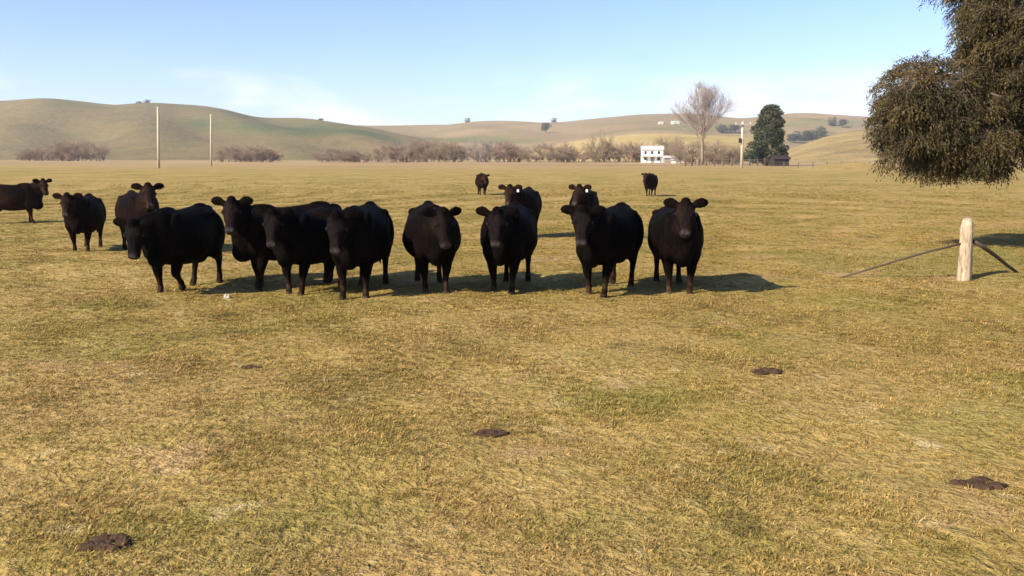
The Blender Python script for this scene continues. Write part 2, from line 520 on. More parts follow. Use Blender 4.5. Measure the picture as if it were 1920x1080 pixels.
# --- the overhanging tree at the right edge
def big_tree():
    rng = np.random.default_rng(21)
    base = Vector((14.6, 20.8, gz(14.6, 20.8)))
    root = tag(empty('drooping_tree', base), 'large olive brown drooping tree overhanging the paddock behind the wooden post', 'tree')
    # lobes: centre, radii, how many sprays
    lobes = [((9.55, 20.0, 3.55), (0.98, 1.1, 1.12), 2300), ((10.35, 20.0, 2.72), (1.15, 1.1, 0.90), 2100), ((11.15, 19.8, 2.38), (0.85, 0.9, 0.55), 900),
             ((9.15, 20.2, 2.85), (0.62, 0.8, 0.85), 900), ((10.0, 20.3, 2.35), (0.9, 0.9, 0.55), 700),
             ((12.35, 20.1, 5.3), (2.15, 1.9, 2.25), 6800), ((11.35, 19.9, 4.15), (0.95, 1.2, 1.15), 2200), ((11.15, 19.9, 5.6), (0.95, 1.3, 1.4), 2600), ((11.3, 20.0, 7.0), (1.0, 1.2, 1.0), 1300), ((12.2, 19.2, 4.0), (1.4, 1.2, 1.0), 1800), ((13.3, 19.2, 3.35), (1.3, 1.2, 0.8), 1200),
             ((14.8, 20.8, 7.6), (2.9, 2.8, 2.3), 2600), ((16.6, 20.6, 5.2), (2.4, 2.6, 2.1), 1800), ((14.6, 22.6, 4.8), (2.6, 1.8, 2.2), 1700),
             ((15.6, 19.4, 3.4), (1.8, 1.5, 1.1), 1300), ((12.0, 21.6, 7.0), (1.7, 1.6, 1.5), 1300)]
    P, D, T = [], [], []
    for (c, r, n) in lobes:
        m = n // 42                                                   # clumps on this limb, each a head of drooping sprays
        u = rng.normal(size=(m, 3)); u /= np.linalg.norm(u, axis=1, keepdims=True)
        cc = np.array(c) + u * np.array(r) * (rng.uniform(0.15, 1, m) ** 0.4)[:, None]
        for q, uu in zip(cc, u):
            k = int(rng.uniform(48, 84))
            cr = rng.uniform(0.2, 0.36) * (1.0 if q[2] < 5.5 else 1.25)
            w = rng.normal(size=(k, 3)); w /= np.linalg.norm(w, axis=1, keepdims=True)
            w[:, 2] = np.where(w[:, 2] < -0.3, -w[:, 2] * 0.6, w[:, 2])
            P.append(q + w * cr * (rng.uniform(0.1, 1, k) ** 0.5)[:, None] * np.array([1, 1, 0.8]))
            D.append(w * 0.75 + uu * 0.35 + np.array([0, 0, -0.55]) + rng.normal(0, 0.25, (k, 3)))
            T.append(np.clip(rng.normal(0.45, 0.2) + rng.normal(0, 0.15, k), 0, 1))
    P, D, T = np.concatenate(P), np.concatenate(D), np.concatenate(T)
    keep = P[:, 2] > 1.62
    P, D, T = P[keep], D[keep], T[keep]
    D /= np.linalg.norm(D, axis=1, keepdims=True)
    # every spray: leaves along a drooping twig
    LV, LF, LT = [], [], []
    k = 9
    for j in range(k):
        t = (j + 0.5) / k
        ln = 0.26
        pt = P + D * (t * ln) + np.array([[0, 0, -1]]) * (0.16 * t * t)
        dr = D * 0.55 + np.array([[0, 0, -0.55]]) + rng.normal(0, 0.5, P.shape)
        v, f = leaf_cards(pt, dr, 0.075, 0.024, rng, 0.15)
        LF.append(f + 4 * len(P) * j); LV.append(v)
        LT.append(np.repeat(np.clip(T + rng.normal(0, 0.13, len(P)), 0, 1), 4))
    v = np.concatenate(LV) - np.array(base)
    crown = link('crown', mesh_np('crown', v, np.concatenate(LF), {'tint': np.concatenate(LT)}), m_foliage, root)
    crown['kind'] = 'stuff'
    # twigs inside the sprays
    sel = rng.random(len(P)) < 0.35
    segs = np.concatenate([P[sel] - D[sel] * 0.25, P[sel] + D[sel] * 0.28, np.full((sel.sum(), 1), 0.008), np.full((sel.sum(), 1), 0.003)], 1)
    v, f = tubes_np(segs)
    tw = link('twigs', mesh_np('twigs', v - np.array(base), f), m_bark, root)
    tw['kind'] = 'stuff'
    g = Geo()
    g.tube([(0, 0, -0.2), (0.02, 0, 0.4), (-0.1, 0.05, 1.4), (-0.25, 0.0, 2.6), (-0.15, -0.05, 4.2), (0.1, 0, 6.2), (0.2, 0.1, 8.2)], [0.52, 0.40, 0.33, 0.30, 0.22, 0.13, 0.05], 14, 0.10)
    link('trunk', g.mesh('trunk', True), m_bark, root)
    limbs = [([(-0.2, 0, 2.4), (-1.2, -0.2, 3.0), (-2.4, -0.5, 2.9), (-3.4, -0.7, 2.6), (-4.3, -0.7, 2.9), (-5.0, -0.7, 3.4)], [0.17, 0.13, 0.10, 0.07, 0.05, 0.02]),
             ([(-0.25, 0, 2.9), (-1.0, -0.4, 4.0), (-1.9, -0.8, 5.0), (-2.6, -0.9, 6.2)], [0.16, 0.12, 0.08, 0.03]),
             ([(-0.1, 0, 3.6), (0.9, -0.1, 4.6), (1.9, -0.2, 5.4)], [0.14, 0.09, 0.03]),
             ([(-0.2, 0, 3.2), (-0.1, 1.0, 4.0), (-0.2, 1.9, 4.9)], [0.14, 0.09, 0.03]),
             ([(-3.6, -1.3, 3.2), (-3.85, -1.95, 3.28), (-4.2, -2.25, 3.42), (-4.45, -2.3, 3.5)], [0.05, 0.04, 0.03, 0.012]),
             ([(-3.1, -0.66, 2.55), (-3.05, -0.9, 2.0), (-2.75, -1.0, 1.78), (-2.5, -1.05, 1.66), (-2.25, -1.0, 1.70)], [0.035, 0.028, 0.02, 0.014, 0.006])]
    for pts, rad in limbs:
        g = Geo(); g.tube(pts, rad, 9, 0.08)
        link('limb', g.mesh('limb', True), m_bark, root)
big_tree()

# --- trees and shrubs beyond the paddock
def place(o, px, depth):
    o.location = stand(px, depth)
    return o

m_limb = plain('grey_brown_limbs', (0.21, 0.155, 0.12), 0.25, 0.6)
def bare_tree():
    rng = np.random.default_rng(5)
    p = stand(1316, 235)
    root = tag(empty('bare_tree', p), 'tall bare winter tree with a fan of fine twigs against the sky', 'tree')
    segs = []
    H = at_depth(1316, 151, 235).z - p.z
    for k in range(18):
        a = 6.283 * k / 9 * 2.4 + rng.uniform(-0.2, 0.2)
        q = 0.12 + 0.95 * (k / 17.0)
        d = Vector((math.cos(a) * q, math.sin(a) * q, 1)).normalized()
        branch(rng, segs, Vector((0, 0, H * rng.uniform(0.20, 0.40))), d, H * 0.27 * (1 - 0.2 * q), 0.16, 0, 4, 0.5, 0.03, [4, 5, 4, 4], 0.11)
    s = np.array(segs)
    top = np.percentile(s[:, 5], 97.5)
    base_z = H * 0.2
    for c in (2, 5):
        s[:, c] = base_z + (s[:, c] - base_z) * (H - base_z) / (top - base_z)
    for c in (2, 5):                                                   # the highest shoots bend over to the crown's rim
        s[:, c] = np.where(s[:, c] > H * 0.9, H * 0.9 + (s[:, c] - H * 0.9) * 0.45, s[:, c])
    wx = np.percentile(np.abs(s[:, 3]), 98.5)
    s[:, [0, 1, 3, 4]] *= 4.1 / wx
    s[:, 6:8] = np.maximum(s[:, 6:8], 0.013)
    for i in (0, 3):                                                   # round crown: lower limbs reach out
        t = np.clip((s[:, i + 2] - H * 0.2) / (H * 0.8), 0, 1)
        wd = 1 + 1.05 * np.exp(-((t - 0.62) / 0.36) ** 2) * np.clip(t * 6, 0, 1)
        s[:, i] *= wd; s[:, i + 1] *= wd
    big = s[:, 6] > 0.06
    g = Geo(); g.tube([(0, 0, -0.3), (0.1, 0, 2), (0, 0.1, H * 0.22), (0.05, 0, H * 0.36)], [0.55, 0.42, 0.36, 0.2], 10)
    link('trunk', g.mesh('trunk', True), m_limb, root)
    v, f = tubes_np(s[big], 5)
    link('limbs', mesh_np('limbs', v, f), m_limb, root)
    v, f = tubes_np(s[~big])
    o = link('twigs', mesh_np('twigs', v, f), m_twig_grey, root)
    o['kind'] = 'stuff'
bare_tree()

def blob_crown(rng, lobes, per, leaf, wid):
    P, D, T = [], [], []
    for (c, r) in lobes:
        n = per
        u = rng.normal(size=(n, 3)); u /= np.linalg.norm(u, axis=1, keepdims=True)
        rad = rng.uniform(0.3, 1, n) ** 0.45
        q = np.array(c) + u * np.array(r) * rad[:, None]
        P.append(q); D.append(u + rng.normal(0, 0.5, (n, 3)))
        T.append(np.clip(rng.uniform(0.1, 0.9) + rng.normal(0, 0.2, n), 0, 1))
    P, D, T = np.concatenate(P), np.concatenate(D), np.concatenate(T)
    v, f = leaf_cards(P, D, leaf, wid, rng)
    return v, f, np.repeat(T, 4)

def conifer():
    rng = np.random.default_rng(11)
    p = stand(1437, 215)
    root = tag(empty('conifer_tree', p), 'dark green bushy conifer standing right of the pale power pole', 'tree')
    H = at_depth(1437, 198, 215).z - p.z
    lobes = []
    for k in range(150):
        t = rng.uniform(0.06, 0.97)
        wmax = 5.1 * min(1.0, ((1.02 - t) * 1.35) ** 0.85 + 0.06) * (0.85 + 0.15 * min(1, t * 5))
        a = rng.uniform(0, 6.283)
        rr = wmax * rng.uniform(0.5, 0.9)
        s = rng.uniform(0.55, 1.5)
        rr *= 1 + 0.22 * math.sin(a * 3 + t * 11) * math.sin(t * 17 + a)
        lobes.append(((math.cos(a) * rr + 0.5 * t, math.sin(a) * rr, H * t), (s * 1.1, s * 1.1, s * 0.55)))
    for t in (0.15, 0.35, 0.55, 0.72):
        lobes.append(((0, 0, H * t), (3.0 * (1.05 - t), 3.0 * (1.05 - t), 1.6)))
    v, f, T = blob_crown(rng, lobes, 260, 0.55, 0.2)
    o = link('crown', mesh_np('crown', v, f, {'tint': T}), m_conifer, root)
    o['kind'] = 'stuff'
    g = Geo(); g.tube([(0, 0, -0.3), (0, 0, H * 0.5), (0.3, 0, H * 0.93)], [0.5, 0.3, 0.06], 8)
    link('trunk', g.mesh('trunk', True), m_bark, root)
conifer()

shrub_variants = [bare_shrub_mesh(31, 50, 7.0, 11.0), bare_shrub_mesh(32, 40, 7.0, 7.0), bare_shrub_mesh(33, 64, 7.0, 14.0), bare_shrub_mesh(34, 30, 7.0, 5.0)]
var_w = [11.0, 7.0, 14.0, 5.0]
var_mats = {}
def bare_shrub(px, w, top, depth, var, mat, label, red=False):
    w *= 1.22
    p = stand(px, depth)
    key = (var, mat.name)
    if key not in var_mats:
        me = shrub_variants[var] if not shrub_variants[var].materials else shrub_variants[var].copy()
        me.materials.clear(); me.materials.append(mat)
        var_mats[key] = me
    o = link('bare_shrub', var_mats[key], None, None, p)
    s = (at_depth(px, top, depth).z - p.z) * 0.93
    o.scale = (w / FPX * depth / var_w[var], w / FPX * depth / var_w[var], s / 7.0)
    o.rotation_euler = (0, 0, random.choice([0, math.pi]) + random.uniform(-0.2, 0.2))
    tag(o, label, 'shrub', 'bare willow shrubs along the far edge of the paddock')
G = 'bare willow shrubs along the far edge of the paddock'
bare_shrub(72, 62, 276, 400, 0, m_twig_red, 'low faint reddish shrub at the foot of the left hill, nearest the left edge')
bare_shrub(146, 92, 261, 390, 2, m_twig_red, 'broad reddish brown shrub below the left hill, left of the first power pole')
bare_shrub(438, 62, 271, 395, 0, m_twig_red, 'reddish bare shrub just right of the second, thinner power pole')
bare_shrub(490, 58, 270, 385, 1, m_twig_red, 'rounded reddish shrub beside another one, left of the long willow row')
bare_shrub(640, 88, 277, 390, 2, m_twig_red, 'low wide bare shrub at the left end of the long willow row')
bare_shrub(735, 72, 268, 380, 0, m_twig_red, 'pinkish bare shrub in the long willow row, right of a pale gap')
bare_shrub(800, 84, 259, 375, 2, m_twig_red, 'tall dense reddish bare shrub in the middle of the long willow row')
bare_shrub(850, 50, 262, 372, 1, m_twig, 'grey brown bare shrub closing the dense part of the willow row')
bare_shrub(904, 44, 254, 370, 3, m_twig_grey, 'upright loose bare shrub behind the lone far cow in the centre')
bare_shrub(955, 60, 263, 360, 1, m_twig_red, 'dark square-topped bare shrub between the upright one and the wide mound')
bare_shrub(1036, 108, 268, 350, 2, m_twig, 'wide rounded brown bare shrub like a mound before the straw hill')
bare_shrub(1126, 44, 247, 345, 3, m_twig, 'tall narrow bare tree-like shrub before the straw hill, left of the white house')
bare_shrub(1182, 66, 266, 345, 0, m_twig_red, 'brown bare shrub touching the white house on its left')
bare_shrub(1250, 78, 257, 362, 2, m_twig, 'large brown bare shrub rising behind the white house')
bare_shrub(1322, 106, 264, 268, 2, m_twig, 'brown thicket round the foot of the tall bare tree')
bare_shrub(1372, 40, 272, 262, 1, m_twig, 'dark bare shrub between the power pole and the tall bare tree')

scrub_me = []
for s in range(3):
    rng = np.random.default_rng(60 + s)
    lobes = [((rng.normal(0, 1.6), rng.normal(0, 1.4), rng.uniform(1.6, 6.2)), (rng.uniform(1.0, 2.0),) * 2 + (rng.uniform(0.8, 1.5),)) for _ in range(14)]
    v, f, T = blob_crown(rng, lobes, 90, 0.9, 0.4)
    scrub_me.append(mesh_np('scrub_crown', v, f, {'tint': T}))
g = Geo(); g.tube([(0, 0, -1), (0.1, 0, 2), (0, 0, 5)], [0.35, 0.25, 0.08], 6)
scrub_trunk = g.mesh('scrub_trunk')
def hill_tree(p, h, var, label, squash=1.0):
    root = tag(empty('hill_tree', p), label, 'tree', 'small dark trees on the hills')
    root.scale = (h / 7 * squash, h / 7 * squash, h / 7)
    o = link('crown', scrub_me[var], m_scrub, root); o['kind'] = 'stuff'
    link('trunk', scrub_trunk, m_bark, root)
hill_tree(hill_far.point(878, 0.97), 14, 0, 'small dark tree alone on the skyline above the long willow row')
hill_tree(hill_far.point(906, 0.99), 7, 1, 'tiny low tree on the skyline just right of a larger one', 1.5)
hill_tree(hill_far.at_row(1023, 249), 18, 2, 'dark tree below the skyline left of the green slope')
hill_tree(hill_far.point(1039, 0.98), 14, 0, 'dark leaning tree on the skyline just above another dark tree')
hill_tree(hill_left.point(268, 0.99), 6, 1, 'low scrub tree on the left hill ridge, left of its twin', 1.6)
hill_tree(hill_left.point(283, 1.0), 8, 0, 'small dark tree on the left hill ridge beside the pole top', 1.4)
hill_tree(hill_left.point(604, 0.99), 6, 2, 'tiny bush on the falling shoulder of the left hill', 1.5)
hill_tree(hill_far.at_row(1558, 237), 15, 0, 'dark round tree on the far slope, the left of two beside the drooping tree')
hill_tree(hill_far.at_row(1577, 239), 15, 2, 'second dark tree on the far slope nearest the drooping tree')
hill_tree(hill_far.at_row(1537, 256), 16, 1, 'grey green tree just above the edge of the tan hill')
hill_tree(hill_far.at_row(1488, 268), 13, 2, 'dark bush in the gully right of the conifer', 1.8)
hill_tree(hill_far.at_row(1504, 264), 14, 0, 'middle bush of three in the gully beside the tan hill', 1.8)
hill_tree(hill_far.at_row(1520, 260), 13, 1, 'rightmost bush of three in the gully beside the tan hill', 1.6)
hill_tree(hill_far.at_row(1352, 250), 14, 1, 'dark bush above the straw hill left of the power pole', 1.5)
hill_tree(hill_far.at_row(1376, 250), 15, 2, 'dark bush above the straw hill touching the power pole', 1.5)

# ------------------------------------------------------------------ buildings
m_white = plain('white_painted_boards', (0.78, 0.76, 0.70), 0.06, 2.0, 0.6)
m_roof = plain('pale_iron_roof', (0.45, 0.42, 0.38), 0.12, 1.5, 0.5, 0.4)
m_glass = plain('dark_window_glass', (0.03, 0.035, 0.04), 0.2, 2.0, 0.15, 0.5)
m_shed = plain('dark_shed_boards', (0.03, 0.022, 0.02), 0.4, 2.0, 0.9)
m_grey = plain('grey_weathered_boards', (0.30, 0.26, 0.22), 0.3, 3.0, 0.9)

def gable(g, w, d, z0, z1, over=0.35, thick=0.16):
    """two roof slabs whose ridge runs along x"""
    a = [(-w / 2 - over, s * (d / 2 + over), z0 - over * (z1 - z0) / (d / 2)) for s in (-1, 1)]
    for s, q in zip((-1, 1), a):
        e = (w / 2 + over)
        g.add([(-e, q[1], q[2]), (e, q[1], q[2]), (e, 0, z1), (-e, 0, z1), (-e, q[1], q[2] + thick), (e, q[1], q[2] + thick), (e, 0, z1 + thick), (-e, 0, z1 + thick)],
              [(0, 3, 2, 1), (4, 5, 6, 7), (0, 1, 5, 4), (1, 2, 6, 5), (2, 3, 7, 6), (3, 0, 4, 7)])
    return g

def farmhouse():
    p = stand(1222, 330)
    root = tag(empty('farmhouse', p, R(-6)), 'small white two storey farmhouse with dark upper windows before brown shrubs', 'house')
    w, d, h = 8.0, 6.5, 4.9
    g = Geo(); g.box((-w / 2, -d / 2, -0.5), (w / 2, d / 2, h))
    for x in (-w / 2 + 0.001, w / 2 - 0.001):
        g.add([(x, -d / 2, h), (x, d / 2, h), (x, 0, h + 1.35)], [(0, 1, 2)])
    link('wall', g.mesh('wall'), m_white, root)
    rf = link('roof', gable(Geo(), w, d, h, h + 1.35).mesh('roof'), m_roof, root)
    link('chimney', Geo().box((1.6, -0.4, h + 0.7), (2.3, 0.4, h + 2.0)).mesh('chimney'), m_grey, rf)
    for x in (-2.6, -0.1, 2.4):
        o = link('window', Geo().box((x - 0.55, -d / 2 - 0.05, 3.1), (x + 0.55, -d / 2 + 0.05, 4.5)).mesh('window'), m_white, root)
        link('pane', Geo().box((x - 0.45, -d / 2 - 0.08, 3.2), (x + 0.45, -d / 2 - 0.04, 4.4)).mesh('pane'), m_glass, o)
    g = Geo().box((-w / 2 - 0.2, -d / 2 - 1.8, 2.35), (w / 2 + 0.2, -d / 2, 2.5))
    v = link('verandah', g.mesh('verandah'), m_roof, root)
    for x in (-3.9, -1.3, 1.3, 3.9):
        link('post', Geo().box((x - 0.08, -d / 2 - 1.7, -0.5), (x + 0.08, -d / 2 - 1.54, 2.36)).mesh('post'), m_white, v)
    dr = link('door', Geo().box((-0.5, -d / 2 - 0.05, 0), (0.5, -d / 2 + 0.02, 2.05)).mesh('door'), m_grey, root)
    for x in (-2.6, 2.4):
        o = link('window', Geo().box((x - 0.6, -d / 2 - 0.05, 0.9), (x + 0.6, -d / 2 + 0.05, 2.0)).mesh('window'), m_white, root)
        link('pane', Geo().box((x - 0.5, -d / 2 - 0.08, 1.0), (x + 0.5, -d / 2 - 0.04, 1.9)).mesh('pane'), m_glass, o)
farmhouse()

def shed(px, depth, w, d, h, rise, mw, mr, label, cat='shed', rz=0.0, name='shed', p=None):
    root = tag(empty(name, p or stand(px, depth), R(rz)), label, cat)
    g = Geo(); g.box((-w / 2, -d / 2, -1.0), (w / 2, d / 2, h))
    for x in (-w / 2 + 0.001, w / 2 - 0.001):
        g.add([(x, -d / 2, h), (x, d / 2, h), (x, 0, h + rise)], [(0, 1, 2)])
    link('wall', g.mesh('wall'), mw, root)
    link('roof', gable(Geo(), w, d, h, h + rise).mesh('roof'), mr, root)
    link('door', Geo().box((-w * 0.16, -d / 2 - 0.06, -0.5), (w * 0.16, -d / 2 - 0.01, h * 0.8)).mesh('door'), m_shed if mw is m_shed else m_grey, root)
m_far = plain('cream_farm_walls', (0.55, 0.52, 0.46), 0.1, 0.4, 0.7)
shed(1252, 322, 4.0, 4.0, 1.9, 0.7, m_grey, m_roof, 'low grey shed joined close to the right side of the white farmhouse', rz=8)
shed(1270, 315, 4.2, 3.2, 1.0, 0.5, m_white, m_roof, 'small low white shed between the farmhouse and the stockyard', rz=-10)
shed(1461, 205, 3.6, 3.0, 1.7, 0.6, m_shed, m_shed, 'small black shed at the foot of the dark conifer', rz=5)
shed(0, 0, 15, 8, 3.2, 1.8, m_far, m_far, 'long white farm building high on the far ridge', 'building', 0, 'farm_building', hill_far.at_row(1264, 232))
shed(0, 0, 8, 7, 2.8, 1.5, m_far, m_far, 'smaller white farm building on the far ridge, left of the long one', 'building', 0, 'farm_building', hill_far.at_row(1237, 233))

# ------------------------------------------------------------------ poles, yards and fence
m_pole = plain('pale_cream_pole', (0.46, 0.385, 0.285), 0.15, 1.0, 0.8)  # the poles' own pale cream
m_post = None
def power_pole(px, depth, top, r, arm, label):
    p = stand(px, depth)
    root = tag(empty('power_pole', p), label, 'pole', 'power poles beyond the paddock')
    h = at_depth(px, top, depth).z - p.z
    root.rotation_euler = (0, R(2.6) if px < 960 else R(-1.0), 0)        # the poles have settled out of plumb
    g = Geo(); g.tube([(0, 0, -0.5), (0, 0, h * 0.5), (0, 0, h)], [r * 1.15, r, r * 0.8], 10)
    link('shaft', g.mesh('shaft', True), m_pole, root)
    if arm:
        a = link('crossarm', Geo().box((-arm, -0.32 - r, h - 0.75), (arm, -0.1 - r, h - 0.5)).mesh('crossarm'), m_grey, root)
        for x in (-arm * 0.9, 0, arm * 0.9):
            g = Geo(); g.tube([(x, -0.21 - r, h - 0.499), (x, -0.21 - r, h - 0.4), (x, -0.21 - r, h - 0.2)], [0.05, 0.09, 0.05], 6)
            link('insulator', g.mesh('insulator'), m_white, a)
    return root, h, r
power_pole(297, 168, 200, 0.24, 0, 'tallest pale power pole standing before the left hill')
power_pole(395.5, 205, 214, 0.21, 0, 'thinner pale power pole right of the tallest one before the left hill')
rp, rh, rr = power_pole(1391, 185, 228, 0.28, 1.7, 'pale power pole with a crossarm left of the dark conifer')
g = Geo(); g.tube([(-0.55, -0.25, rh * 0.54), (-0.55, -0.25, rh * 0.64)], [0.3, 0.3], 10)
link('transformer', g.mesh('transformer'), m_shed, rp)

m_rail = plain('weathered_yard_rail', (0.13, 0.098, 0.072), 0.35, 2.0, 0.9)
def yard():
    p0 = stand(1285, 212)
    root = tag(empty('stockyard_fence', p0), 'grey timber stockyard fence of posts and rails below the tall bare tree', 'fence')
    pm = Geo().box((-0.13, -0.13, -0.4), (0.13, 0.13, 1.75)).mesh('post')
    xs = np.arange(0, 26.0, 1.9)
    pts = []
    for i, x in enumerate(xs):
        y = 2.2 * math.sin(i * 0.55)
        q = Vector((p0.x + x, p0.y + y, 0)); q.z = gz(q.x, q.y)
        pts.append(q - p0)
        o = link('post', pm, m_rail, root, q - p0)
        o.rotation_euler = (random.uniform(-0.05, 0.05), random.uniform(-0.07, 0.07), random.uniform(0, 1))
        o.scale.z = random.uniform(0.85, 1.2)
    for a, b in zip(pts, pts[1:]):
        for z in (0.5, 1.05, 1.5):
            g = Geo(); g.tube([a + Vector((0, -0.17, z + random.uniform(-.06, .06))), b + Vector((0, -0.17, z + random.uniform(-.06, .06)))], [0.06, 0.05], 5)
            link('rail', g.mesh('rail'), m_rail, root)
yard()
def far_fence():
    p0 = stand(1470, 178)
    root = tag(empty('wire_fence', p0), 'thin post and wire fence running right from the black shed', 'fence')
    pm = Geo().box((-0.07, -0.07, -0.3), (0.07, 0.07, 1.25)).mesh('post')
    pts = []
    for i in range(15):
        q = Vector((p0.x + 3.2 * i, p0.y + 0.6 * i, 0)); q.z = gz(q.x, q.y)
        pts.append(q - p0)
        link('post', pm, m_rail, root, q - p0)
    for z in (0.4, 0.75, 1.1):
        g = Geo(); g.tube([q + Vector((0, -0.085, z)) for q in pts], [0.012] * len(pts), 4)
        link('wire', g.mesh('wire'), m_grey, root)
far_fence()

# strainer post in the paddock with two stays
m_wood, nt = material('silvered_timber')
tcn = node(nt, 'ShaderNodeTexCoord').outputs['Object']
gr = noise(nt, node(nt, 'ShaderNodeMapping', {'Vector': tcn, 'Scale': (14, 14, 1.6)}).outputs[0], 2.2, 5, 0.65)
bl = noise(nt, tcn, 5.0, 3, 0.6)
c = ramp(nt, gr, [(0.3, (0.12, 0.085, 0.055)), (0.47, (0.34, 0.265, 0.175)), (0.65, (0.46, 0.37, 0.26))])
c = mix(nt, ramp(nt, bl, [(0.55, 0.0), (0.7, 0.6)]), c, (0.25, 0.18, 0.11))
finish(nt, c, 0.9, 0.15, gr, 0.02)
m_stay = plain('dark_stay_rail', (0.075, 0.054, 0.036), 0.35, 4.0, 0.9)
def strainer():
    p = on_flat(1809, 526); p.z = gz(p.x, p.y)
    root = tag(empty('strainer_post', p), 'thick weathered pale wooden fence post with two sloping stays at the right', 'post')
    n, rows = 16, 16
    vs, fs = [], []
    for i in range(rows):
        t = i / (rows - 1)
        z = -0.25 + 1.33 * t
        r = 0.122 - 0.022 * t + 0.004 * math.sin(i * 2.1)
        if t == 1:
            r *= 0.72
        for k in range(n):
            th = 6.283 * k / n
            w = 1 + 0.07 * math.sin(3 * th + 0.4) + 0.05 * math.sin(5 * th + 0.5 * i) - (0.16 if k in (3, 11) and t > 0.35 else 0)
            vs.append((math.cos(th) * r * w - 0.035 * t, math.sin(th) * r * w, z + (0.05 * math.sin(th + 0.7) if t > 0.9 else 0)))
    for i in range(rows - 1):
        for k in range(n):
            fs.append((i * n + k, i * n + (k + 1) % n, (i + 1) * n + (k + 1) % n, (i + 1) * n + k))
    fs.append(tuple((rows - 1) * n + k for k in range(n)))
    link('post', Geo().add(vs, fs).mesh('post', True), m_wood, root)
    for (ex, ey, hz, side, rad) in ((1568, 523, 0.66, -0.10, 0.021), (1908, 516, 0.70, 0.10, 0.036)):
        e = on_flat(ex, ey); e.z = gz(e.x, e.y) + 0.01
        a, b = Vector((side, 0.0, hz)), e - p
        pts = [a.lerp(b, t) + Vector((0, 0, 0.02 * math.sin(t * 5))) for t in (0, 0.25, 0.5, 0.75, 1.0)]
        g = Geo(); g.tube(pts, [rad, rad * 1.05, rad * 0.95, rad * 0.9, rad * 0.8], 8, 0.08)
        link('stay', g.mesh('stay', True), m_stay, root)
strainer()

# ------------------------------------------------------------------ cows
m_coat, nt = material('black_cattle_coat')
tcn = node(nt, 'ShaderNodeTexCoord').outputs['Object']
att = node(nt, 'ShaderNodeAttribute', attribute_name='coat').outputs['Color']
hair = noise(nt, node(nt, 'ShaderNodeMapping', {'Vector': tcn, 'Scale': (1.0, 1.3, 0.45)}).outputs[0], 55.0, 4, 0.7)
patch = noise(nt, tcn, 2.6, 3, 0.6)
c = mix(nt, 1.0, att, ramp(nt, hair, [(0.3, 0.55), (0.6, 1.25)]), 'MULTIPLY')
c = mix(nt, 1.0, c, ramp(nt, patch, [(0.35, (0.75, 0.8, 0.85)), (0.65, (1.35, 1.2, 1.1))]), 'MULTIPLY')
curl = noise(nt, node(nt, 'ShaderNodeMapping', {'Vector': tcn, 'Scale': (1.0, 1.4, 0.6)}).outputs[0], 11.0, 4, 0.65, dist=0.8)
hgt = maths(nt, 'ADD', maths(nt, 'MULTIPLY', hair, 0.25), curl)
c = mix(nt, 1.0, c, ramp(nt, curl, [(0.35, 0.6), (0.65, 1.5)]), 'MULTIPLY')
finish(nt, c, 0.72, 0.02, hgt, 0.035, 0.9)
m_eye = plain('dark_eye', (0.004, 0.003, 0.003), 0.1, 2.0, 0.12, 0.4)
m_tag = plain('white_plastic_tag', (0.62, 0.6, 0.55), 0.05, 2.0, 0.4)

def loft(g, rings, n=18, back=1.0):
    """rings: centre, axis u, axis v, radius u, radius v"""
    vs, fs = [], []
    for (c, u, v, ru, rv) in rings:
        for k in range(n):
            th = 2 * math.pi * k / n
            cs, sn = math.cos(th), math.sin(th)
            if sn > 0 and back != 1.0:
                cs = math.copysign(abs(cs) ** back, cs); sn = sn ** (0.85 * back)
            elif back != 1.0:
                cs *= 1 - 0.24 * sn * sn
            vs.append(c + u * (cs * ru) + v * (sn * rv))
    m = len(rings)
    for i in range(m - 1):
        for k in range(n):
            fs.append((i * n + k, i * n + (k + 1) % n, (i + 1) * n + (k + 1) % n, (i + 1) * n + k))
    fs.append(tuple(range(n - 1, -1, -1)))
    fs.append(tuple((m - 1) * n + k for k in range(n)))
    g.add(vs, fs)

def ball(g, c, r, n=14, m=9, rot=None):
    vs, fs = [], []
    for i in range(1, m):
        ph = math.pi * i / m
        for k in range(n):
            th = 2 * math.pi * k / n
            q = Vector((math.sin(ph) * math.cos(th) * r[0], math.sin(ph) * math.sin(th) * r[1], math.cos(ph) * r[2]))
            vs.append(Vector(c) + (rot @ q if rot else q))
    top, bot = len(vs), len(vs) + 1
    e = Vector((0, 0, r[2]))
    vs += [Vector(c) + (rot @ e if rot else e), Vector(c) - (rot @ e if rot else e)]
    for i in range(m - 2):
        for k in range(n):
            fs.append((i * n + k, (i + 1) * n + k, (i + 1) * n + (k + 1) % n, i * n + (k + 1) % n))
    for k in range(n):
        fs.append((top, k, (k + 1) % n))
        fs.append((bot, (m - 2) * n + (k + 1) % n, (m - 2) * n + k))
    g.add(vs, fs)

def smooth_chain(pts, rad, sub=4):
    P, Q = [], []
    n = len(pts)
    for i in range(n - 1):
        p0, p1, p2, p3 = pts[max(i - 1, 0)], pts[i], pts[i + 1], pts[min(i + 2, n - 1)]
        for k in range(sub):
            t = k / sub
            P.append(0.5 * ((2 * p1) + (p2 - p0) * t + (2 * p0 - 5 * p1 + 4 * p2 - p3) * t * t + (3 * p1 - p0 - 3 * p2 + p3) * t ** 3))
            Q.append(tuple(a + (b - a) * t for a, b in zip(rad[i], rad[i + 1])))
    P.append(pts[-1]); Q.append(rad[-1])
    return P, Q

def limb_loft(g, pts, rad, n=14):
    """rad: (fore-aft, sideways)"""
    P, Q = smooth_chain([Vector(p) for p in pts], rad)
    rings = []
    for i, p in enumerate(P):
        d = (P[min(i + 1, len(P) - 1)] - P[max(i - 1, 0)]).normalized()
        side = Vector((0, 1, 0)); side = (side - d * side.dot(d)).normalized()
        fore = side.cross(d)
        rings.append((p, fore, side, Q[i][0], Q[i][1]))
    loft(g, rings, n)

